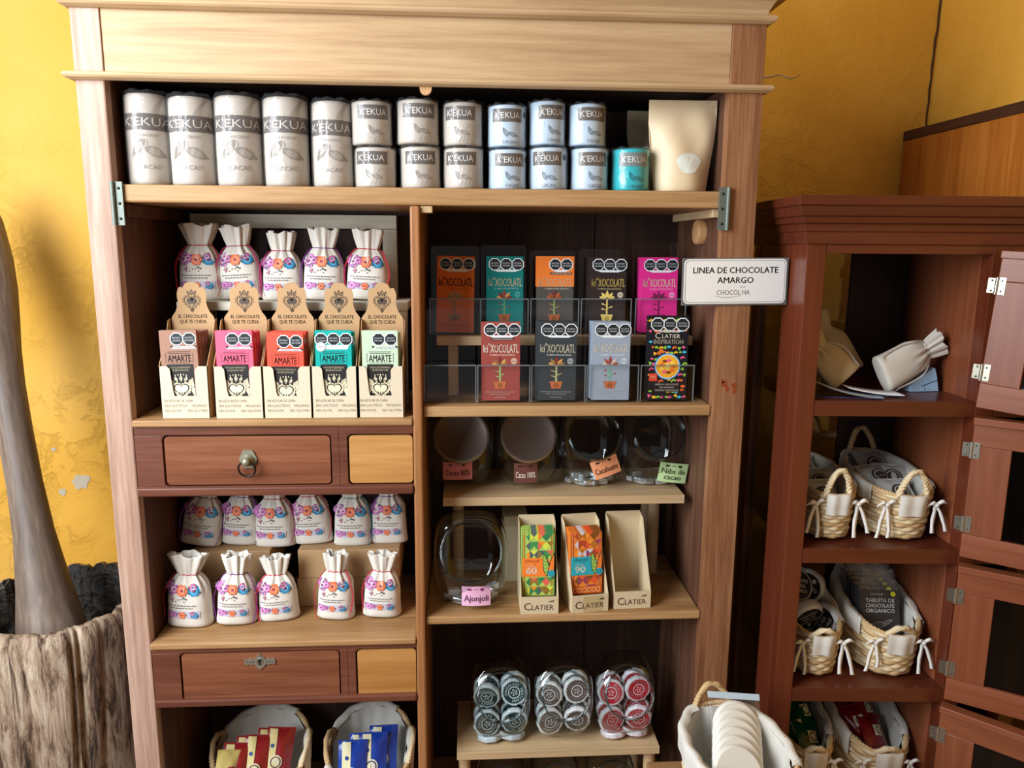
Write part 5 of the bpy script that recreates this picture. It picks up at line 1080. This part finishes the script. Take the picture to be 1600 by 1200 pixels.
# ---------------------------------------------------------------- lined wicker baskets
def basket(label, loc, rz, a, b, hf, hb, group, seed, flare=.87, ties=True, handle=.055, fn=2.3, hx=0.0):
    rn = random.Random(seed); t = thing('wicker_basket', label, 'basket', loc, (0, 0, rz), group)
    def H(ph): return hf+(hb-hf)*(.5+.5*math.sin(ph))+hx*math.cos(ph)
    def P(ph, q, off=0.0, dz=0.0):
        c, s = math.cos(ph), math.sin(ph); rr = (abs(c)**fn+abs(s)**fn)**(-1/fn); k = flare+(1-flare)*q**.75
        return ((a*k+off)*rr*c, (b*k+off)*rr*s, H(ph)*q+dz)
    mb = MB(); n, rows = 72, 11                                       # woven wall: rows pass in front of and behind the stakes in turn
    for j in range(rows):
        q = .04+.92*j/(rows-1); mb.tube([P(2*PI*i/n, q, .0021*math.cos(12*2*PI*i/n+PI*j)) for i in range(n)], max(hf, hb)/rows*.40, 'wicker_pale' if j % 3 else 'wicker', 5, True, flat=1.25)
    for i in range(24): ph = 2*PI*(i+.0)/24; mb.tube([P(ph, q) for q in (.0, .35, .7, 1.0)], .0019, 'wicker', 5)
    mb.build('woven_body', t)
    mb = MB(); rope(mb, [P(2*PI*i/96, 1.0, .001, .001) for i in range(96)], .0048, 'wicker', 3, 26, 5, True); rope(mb, [P(2*PI*i/96, .0, .002, .004) for i in range(96)], .0042, 'wicker', 3, 24, 5, True); mb.build('rim_braid', t)
    for nm, p0 in (('handle', -PI/2), ('handle', PI/2)):
        A_, B_ = np.array(P(p0-.42, .97)), np.array(P(p0+.42, .97)); pts = []
        for k in range(25):
            u = k/24; e = math.sin(PI*u)**.7; m = A_*(1-u)+B_*u; o = np.array([0, math.copysign(1, math.sin(p0))*.012*e, handle*e]); pts.append(tuple(m+o))
        mb = MB(); rope(mb, pts, .0062, 'wicker_pale' if p0 < 0 else 'wicker', 3, 7, 6); mb.build(nm, t)
    n = 80; mb = MB(); rings = []
    def wob(i, k): return .0014*math.sin(9*2*PI*i/n+seed+k)+.0010*math.sin(17*2*PI*i/n+2*k)
    for q, off in ((.06, -.014), (.3, -.0125), (.6, -.0115), (.85, -.010), (1.0, -.008)): rings.append([P(2*PI*i/n, q, off+wob(i, q)) for i in range(n)])
    mb.loft(rings, 'liner', True, False, False); mb.add(rings[0], [tuple(range(n-1, -1, -1))], 'liner')
    def flap(p0, p1, drop, m=26):
        L = []
        for off, q in ((-.008, 1.0), (-.003, 1.045), (.005, 1.05), (.0085, 1.0), (.0085, 1-drop*.5), (.0095, 1-drop)):
            L.append([(lambda ph: P(ph, q, off+.0016*math.sin(14*(p0+(p1-p0)*i/m)+seed)))(p0+(p1-p0)*i/m) for i in range(m+1)])
        mb.loft(L, 'liner', True, closed=False)
    flap(-PI/2-.36, -PI/2+.36, .42); flap(-.62, PI/2-.40, .30, 36); flap(PI/2+.40, PI+.62, .30, 36)
    mb.build('cloth_liner', t)
    if ties:
        for sx in (-1, 1):
            ph = -PI/2+sx*.62; o = np.array(P(ph, .80, .013)); mb = MB()
            def strip(pts, w=.0042):
                L = []
                for k, p in enumerate(pts):
                    p = np.array(p); tw = w*(1 if k % 2 == 0 else .8); L.append([tuple(o+p+np.array([-tw, 0, 0])), tuple(o+p+np.array([0, -.0016, .0008])), tuple(o+p+np.array([tw, 0, 0])), tuple(o+p+np.array([0, .0012, 0]))])
                mb.loft(L, 'ribbon_white', True, True, True)
            floor_ = -o[2]+.004
            def tail(dx, L_):
                z1 = max(-L_, floor_); strip([(0, -.001, 0), (dx*.4, -.004, z1*.25), (dx*.7, -.004, z1*.5), (dx*.9, -.006, z1*.75), (dx+.002*sx, -.006, z1)], .0046)
            tail(-.010+.004*sx, rn.uniform(.055, .085)); tail(.014+.006*sx, rn.uniform(.05, .085))
            for d in (-1, 1):                                        # short bow ends standing out sideways
                L = []
                for k in range(6):
                    u = k/5; p = o+np.array([d*.019*u, -.004-.004*math.sin(PI*u), .006*math.sin(PI*u)-(.004 if d < 0 else -.003)*u]); h_ = .0045*(.5+math.sin(PI*min(u+.2, 1))*.7); L.append([tuple(p+np.array([0, 0, h_])), tuple(p+np.array([0, -.0018, 0])), tuple(p-np.array([0, 0, h_])), tuple(p+np.array([0, .0018, 0]))])
                mb.loft(L, 'ribbon_white', True, True, True)
            T = Matrix.Translation(Vector(tuple(o+np.array([0, -.004, 0])))); mb.lathe([(0, -.005), (.005, -.003), (.006, 0), (.005, .003), (0, .005)], 'ribbon_white', 10, T)
            mb.build('ribbon', t)
    return t
def packet(name, label, cat, group, loc, rot, w, h, d, mat, prints=(), seed=0, crimp=True):
    """soft pillow packet; prints = (shape, u, v, size, colour)"""
    t = thing(name, label, cat, loc, rot, group); mb = MB(); nu, nv = 10, 12; rn = random.Random(seed)
    def P(u, v, sg):
        th = d/2*max(0, 1-abs(u)**2.2)*max(0, 1-abs(2*v-1)**3.0)+.0006
        return (u*w/2*(1-.05*math.sin(PI*v)), sg*th+.0014*math.sin(6*u+seed)*math.sin(7*v+seed), (v-.5)*h)
    for sg in (-1, 1):
        vs = [P(-1+2*i/nu, j/nv, sg) for j in range(nv+1) for i in range(nu+1)]
        mb.add(vs, [(j*(nu+1)+i, j*(nu+1)+i+1, (j+1)*(nu+1)+i+1, (j+1)*(nu+1)+i)[::-sg] for j in range(nv) for i in range(nu)], mat, True)
    ik = Ink(mb, lambda u, v, l: (lambda p: (p[0], p[1]-.0011-2*l, p[2]))(P(max(-.98, min(.98, 2*u/w)), min(.99, max(.01, v/h+.5)), -1)))
    for pr in prints:
        k, u, v, s, c = pr[:5]
        if k == 'disc': ik.poly(circ(u*w, v*h, s*w, 18), c, 2)
        elif k == 'ring': ik.ring(u*w, v*h, s*w*.8, s*w, c, 3, 18)
        elif k == 'band': ik.grid(u*w-s*w, u*w+s*w, -h*.49, h*.49, c, 1, 4, 10)
        elif k == 'rect': ik.grid(u*w-s*w, u*w+s*w, v*h-pr[5]*h, v*h+pr[5]*h, c, 1, 5, 5)
        elif k == 'text': ik.text(pr[5], u*w, v*h, s*w, c, 3, maxw=w*.9, bold=.012)
    if crimp:
        for z in (-.485, .485): mb.box(-w/2*.99, w/2*.99, -.0008, .0008, z*h-.004, z*h+.004, mat)
    mb.build('packet_body', t); return t
def Wb(p): return np.array(brn.matrix_basis @ Vector(tuple(map(float, p))))
def inb(x, y, z): return Wb((x, y, z))
def bpx(px, py, yl): return B(px, py, yl)[0]
GBK2 = 'lined wicker baskets in the glazed cabinet'
# row two
x2l, x2r = .106, .2495
basket('wicker basket with white ribbons at left of the second shelf of the glazed cabinet', inb(x2l, .146, SHZ[1]+.007), -YAW, .0555, .118, .088, .112, GBK2, 1)
basket('wicker basket with tall rear handle at right of the second shelf of the glazed cabinet', inb(x2r, .146, SHZ[1]+.007), -YAW, .0665, .118, .086, .118, GBK2, 2)
# row three
x3l, x3r = .106, .2495
basket('wicker basket of round packs at left of the third shelf of the glazed cabinet', inb(x3l-.004, .146, SHZ[2]+.007), -YAW, .0555, .118, .085, .135, GBK2, 3, handle=.018)
basket('wicker basket of dark labelled tablets at right of the third shelf of the glazed cabinet', inb(x3r+.004, .146, SHZ[2]+.007), -YAW, .0665, .118, .088, .140, GBK2, 4, handle=.022)
x4l, x4r = .106, .2475
basket('wicker basket of green packs on the bottom shelf of the glazed cabinet', inb(x4l-.002, .146, SHZ[3]+.007), -YAW, .0555, .118, .12, .165, GBK2, 5, handle=.018)
basket('wicker basket of red packs on the bottom shelf of the glazed cabinet', inb(x4r+.006, .146, SHZ[3]+.007), -YAW, .0665, .118, .12, .165, GBK2, 6, handle=.018)
WL = (('lower front', 'film_cfd2d2'), ('middle', 'film_b9bdbd'), ('rear', 'film_c5c9c8'), ('side', 'film_a9adac'))
for k, (x, y, z, rx, rz) in enumerate(((x2l-.006, .085, .075, -.9, .1), (x2l+.010, .140, .085, -.95, -.2), (x2l-.004, .190, .095, -.8, .2))):
    packet('sachet', '%s pale sachet with dark round print in the left second-shelf basket' % WL[k][0], 'sachet', 'pale sachets in baskets', inb(x, y, SHZ[1]+z), (rx, 0, rz), .062, .080, .020, WL[k][1], (('disc', -.05, .02, .27, 'ink_4a4442'), ('ring', -.05, .02, .20, 'ink_b9b2aa')), k)
for k, (x, y, z, rx, rz) in enumerate(((x2r+.004, .088, .076, -.95, .05), (x2r-.014, .140, .092, -1.0, .25), (x2r+.018, .152, .088, -.9, -.25), (x2r+.004, .205, .100, -.8, .1))):
    packet('sachet', '%s pale sachet with dark round print in the right second-shelf basket' % WL[k][0], 'sachet', 'pale sachets in baskets', inb(x, y, SHZ[1]+z), (rx, 0, rz), .070, .084, .020, WL[k][1], (('disc', .02, .05, .28, 'ink_433e3c'), ('text', .02, .05, .05, 'ink_c9c2ba', 'CACAO'), ('ring', .02, .05, .22, 'ink_b9b2aa')), k+5)
# round packs of table chocolate, third shelf
def round_pack(label, loc, rot, r=.037, d=.024):
    t = thing('round_pack', label, 'chocolate pack', loc, rot, 'round packs in the third-shelf basket'); mb = MB(); sg = 36
    rings = [[(r*q*math.cos(2*PI*i/sg)*(1+.01*math.sin(7*i)), y, r*q*math.sin(2*PI*i/sg)*(1+.01*math.sin(5*i))) for i in range(sg)] for q, y in ((.82, -d/2), (.97, -d/2+.003), (1, -d/4), (1, d/4), (.97, d/2-.003), (.82, d/2))]
    mb.loft(rings, 'film_c9d0d4', True); mb.add(rings[0], [tuple(range(sg))], 'film_c9d0d4'); mb.add(rings[-1], [tuple(range(sg-1, -1, -1))], 'film_c9d0d4'); mb.build('wrapped_body', t)
    mb = MB(); ik = Ink(mb, front(-d/2)); ik.poly(circ(0, 0, r*.80, 30), 'ink_1c1817', 2)
    for k, (s_, b) in enumerate((('CHOCOLATE', .03), ('DE MESA', .03), ('ORGANICO', 0))): ik.text(s_, 0, r*(.26-.30*k), r*.20, 'ink_e8e6e2', 4, width=r*(1.15, .80, 1.05)[k], bold=b)
    ik.poly(circ(0, r*.56, r*.13, 12), 'ink_c9ccc8', 4)
    ik.line([(-r*.3, -r*.58), (0, -r*.64), (r*.3, -r*.58)], .0008, 'ink_8a8480', 4); o = mb.build('round_label', t); o['label'] = 'black round label with white lettering'
for k, (x, y, z, rot, lb) in enumerate(((x3l-.016, .165, .140, (-.55, .3, .15), 'round chocolate pack leaning at the upper left of the basket'), (x3l-.012, .112, .100, (-.45, 2.75, .05), 'upside-down round chocolate pack with black label in the basket'), (x3l+.030, .108, .088, (-.25, -1.2, -.85), 'round chocolate pack standing on edge at the right of the basket'), (x3l+.018, .185, .130, (-.3, .8, -.9), 'round chocolate pack standing behind on the right side'))):
    round_pack(lb, inb(x, y, SHZ[2]+z), rot)
def tablet(label, loc, rot):
    t = thing('tablet_pack', label, 'chocolate tablet', loc, rot, 'dark labelled tablets in the third-shelf basket'); w, h, d = .077, .120, .012; mb = MB()
    mb.prism(rrect(-w/2, w/2, -h/2, h/2, .006, 3), -d/2, d/2, 'wrap'); L = []
    for k in range(7):
        u = k/6; L.append([(x*(1-.03*k)+.002*math.sin(k*3+i*2), y+.003*math.sin(2*k+i), h/2+.034*u+.002*math.sin(i*1.7+k)) for i, (x, y) in enumerate([(-w/2+w*q/8, -.003) for q in range(9)]+[(w/2-w*q/8, .003) for q in range(9)])])
    mb.loft(L, 'wrap', True); o = mb.build('clear_wrap', t); o['label'] = 'clear crinkled wrap'
    mb = MB(); mb.box(-w/2+.004, w/2-.004, -d/2+.001, d/2-.001, -h/2+.004, h/2-.010, 'card_241b18'); ik = Ink(mb, front(-d/2+.0005))
    ik.text('CHOCOLATE', -.006, .0425, .0035, 'ink_b9b2aa', 2, width=.026)
    for k, (s_, ww, b) in enumerate((('TABLETA DE', .058, .03), ('CHOCOLATE', .058, .04), ('ORGANICO', .058, 0))): ik.text(s_, 0, .030-.0105*k, .0075, 'ink_eceae6', 2, width=ww, bold=b)
    ik.poly(circ(.027, .0435, .0052, 16), 'ink_d9d02a', 2)
    pod(ink := ik, -.004, -.020, .017, .15, 'ink_8a7f74', 2); pod(ik, .014, -.014, .010, .5, 'ink_a89e92', 2); pod(ik, -.006, -.036, .014, -.1, 'ink_8a7f74', 2)
    mb.build('printed_card', t); return t
for k in range(5): tablet('%s dark tablet with white lettering in the third-shelf basket' % ORD[k], inb(x3r-.001-.001*k, .112+.0165*k, SHZ[2]+.100+.003*k), (-.30, 0, -.10))
GL = ('front', 'second', 'third', 'fourth', 'fifth', 'rear')
for k, (x, y, z, rx, ry, rz) in enumerate(((.008, .092, .115, -.8, .2, .2), (-.012, .115, .125, -.7, -.3, -.1), (.010, .145, .142, -.8, .1, .3), (-.012, .170, .152, -.9, .3, -.2), (.010, .200, .165, -.7, -.2, .1), (-.010, .220, .176, -.6, .1, 0))):
    packet('green_pack', '%s dark green pack in the left bottom-shelf basket' % GL[k], 'pack', 'green packs in a basket', inb(x4l+x, y, SHZ[3]+z), (rx, ry, rz), .060, .072, .022, 'film_0d4a2a', (('rect', .08, .05, .20, 'ink_d8d4b0', .17), ('ring', .08, .05, .16, 'ink_1d2a20')), k+20)
for k, (x, y, z, rx, ry, rz) in enumerate(((.012, .112, .118, -.8, .2, .2), (-.014, .132, .128, -.7, -.3, -.1), (.012, .160, .140, -.8, .1, .3), (-.014, .190, .156, -.9, .3, -.2), (.010, .215, .165, -.7, -.2, .1))):
    packet('red_pack', '%s dark red pack in the right bottom-shelf basket' % GL[k], 'pack', 'red packs in a basket', inb(x4r+x, y, SHZ[3]+z), (rx, ry, rz), .060, .072, .022, 'film_7a0d18', (('rect', .08, .05, .18, 'ink_d8d4b8', .15), ('ring', .08, .05, .13, 'ink_3a1a18')), k+30)
# ---------------------------------------------------------------- first shelf: empty cloth bags, leaflets, blue box
GB = 'plain cloth bags in the glazed cabinet'
z1 = SHZ[0]+.001; k_ = scl(.05)
pA = inb(.156, .170, z1+.019); bag('tan cloth bag leaning upright on the top shelf of the glazed cabinet', pA, .090, .138, .045, 'plain', GB, 301, 'canvas_tan', printed=False, rot=(-.25, -.42, .15))
pB = inb(.122, .085, z1+.026); bag('tan cloth bag lying folded at the left behind the stile', pB, .070, .105, .030, 'plain', GB, 302, 'canvas_tan', printed=False, rot=(-.15, -.72, .1))
pC = inb(.192, .085, z1+.033); bag('white cloth bag lying slanted with its neck up at the right', pC, .074, .140, .036, 'plain', GB, 303, 'canvas', printed=False, rot=(-.10, 1.10, .0))
t = thing('paper_box', 'light blue printed paper box under the slanted white bag', 'box', inb(.283, .125, z1), (0, 0, .10)); mb = MB(); mb.prism([(-.032, 0), (.029, 0), (.022, .030), (.016, .046), (-.002, .034), (-.030, .012)][::-1], -.028, .028, 'film_a8cdea'); ik = Ink(mb, front(-.028)); ik.line([(-.010, .010), (.024, .022)], .0016, 'ink_2c4a6a', 1); ik.line([(-.002, .002), (-.002, .016)], .0010, 'ink_2c4a6a', 1); mb.build('box_body', t)
for k, (px, yl, rz, w, lb) in enumerate(((1318, .040, -.18, .13, 'grey printed leaflet lying at the left edge of the top shelf'), (1362, .052, -.10, .10, 'white leaflet with blue edge lying on the top shelf'))):
    t = thing('leaflet', lb, 'leaflet', inb(max(bpx(px, 622, yl), .034+w/2+.002), yl, z1+.0008+.002*k), (0, 0, rz), 'leaflets in the glazed cabinet'); mb = MB(); n = 12; L = []
    for i in range(n+1): u = i/n; z = .030*(1-u)**2*(1 if k == 0 else .4)+.0012; L.append([(-w/2+w*u, y, z+dz) for y, dz in ((-.024, 0), (.024, 0), (.024, .0012), (-.024, .0012))])
    mb.loft(L, ('card_8a8c8e', 'card_dfe2e4')[k], True, True, True); mb.box(-w/2+.01, w/2-.002, -.0246, -.0240, .0010, .0018, 'ink_3a4a8a'); mb.build('paper_sheet', t)
# ---------------------------------------------------------------- front basket of white round packs on a small table
FY = -.27; fr = at(1165, 1166, FY); fx = at(1163, 1180, FY)[0]; TZ = fr[2]-.135
tb = thing('side_table', 'small wooden side table below the picture under the basket of white packs', 'table', (fx, FY+.02, 0)); 
mb = MB(); mb.box(fx-.13, fx+.13, FY-.10, FY+.15, TZ-.022, TZ, 'wood_shelf'); mb.build('table_top', tb, world=True, bevel=.002)
for sx in (-.115, .115):
    for y in (FY-.085, FY+.135): mb = MB(); mb.box(fx+sx-.013, fx+sx+.013, y-.013, y+.013, 0, TZ-.0222, 'wood_rail'); mb.build('leg', tb, world=True, bevel=.002)
fb = basket('wicker basket of white round packs in front of both cabinets', (fx-.004, FY+.020, TZ+.006), .12, .086, .108, .108, .128, 'lined wicker baskets in front', 9, handle=.042)
def white_pack(label, loc, rot):
    t = thing('white_pack', label, 'chocolate pack', loc, rot, 'white round packs in the front basket'); mb = MB(); r, sg = .047, 36
    rings = [[(r*q*math.cos(2*PI*i/sg), y, r*q*math.sin(2*PI*i/sg)) for i in range(sg)] for q, y in ((.88, -.006), (.98, -.004), (1, 0), (.98, .004), (.88, .006))]
    mb.loft(rings, 'card_e4e2d8', True); mb.add(rings[0], [tuple(range(sg))], 'card_e4e2d8'); mb.add(rings[-1], [tuple(range(sg-1, -1, -1))], 'card_e4e2d8'); mb.build('chocolate_round', t)
    mb = MB(); w = .102; L = []
    for k in range(9):
        v = -1+2*k/8; wd = w/2; d = .0078*max(.12, 1-abs(v)**4); L.append([(wd*math.cos(2*PI*i/24), d*math.sin(2*PI*i/24)*(1-.3*abs(math.cos(2*PI*i/24))), v*.049) for i in range(24)])
    mb.loft(L, 'wrap', True)
    if label.startswith('rear'): mb.box(-w/2, w/2, -.0012, .0012, .049, .060, 'film_b9d2e2'); o = mb.build('clear_sleeve', t); o['label'] = 'clear sleeve with silver heat-sealed edge'
for k in range(6): white_pack('%s white round pack in clear sleeve in the front basket' % GL[k], (fx-.018+.006*k, FY-.022+.0185*k, TZ+.098+.0045*k), (-.66, .16, .10))
# ---------------------------------------------------------------- two baskets on the bottom shelf of the tall cabinet
GB2 = 'lined wicker baskets on the bottom shelf'
def bz(px, py, y): return at(px, py, y)
la, lb_ = at(419, 1150, .12), at(575, 1150, .12)
b1 = basket('wicker basket of red and cream packs on the bottom shelf at the left', (-.392, .150, Z6+.007), PI/2, .112, .098, .132, .132, GB2, 11, handle=.030, ties=False, hx=.034)
b2 = basket('wicker basket of blue and cream packs on the bottom shelf beside the divider', (-.1525, .150, Z6+.007), PI/2, .112, .090, .132, .132, GB2, 12, handle=.025, ties=False, hx=.034)
for k in range(5): packet('snack_pack', '%s red and cream pack in the bottom-left basket' % ORD[k], 'pack', 'red and cream packs', (-.438+.021*k, .100+.010*(k % 2)+.010*k, Z6+.125+.002*k), (-.42, .22, .25), .062, .110, .020, 'film_8e1d22', (('band', -.28, 0, .14, 'ink_d9c98a'), ('disc', -.10, -.12, .24, 'ink_d8cfae'), ('ring', -.10, -.12, .19, 'ink_6a4a3a'), ('disc', -.28, .18, .07, 'ink_3a5a8a')), k+50)
packet('snack_pack', 'cream yellow pack at the left side of the bottom-left basket', 'pack', 'red and cream packs', (-.452, .082, Z6+.124), (-.35, .35, .5), .055, .105, .016, 'film_cdbb72', (('rect', .1, .1, .14, 'ink_8e2a2a', .12),), 60)
for k in range(4): packet('snack_pack', '%s blue and cream pack in the basket beside the divider' % ORD[k], 'pack', 'blue and cream packs', (-.186+.021*k, .102+.012*(k % 2)+.010*k, Z6+.122+.002*k), (-.42, .05, .10), .064, .110, .020, 'film_123a9a', (('band', -.22, 0, .15, 'ink_ddd6ae'), ('disc', -.05, -.10, .24, 'ink_ddd6c0'), ('ring', -.05, -.10, .19, 'ink_2a3a5a'), ('disc', -.20, .20, .07, 'ink_1a3a7a')), k+70)
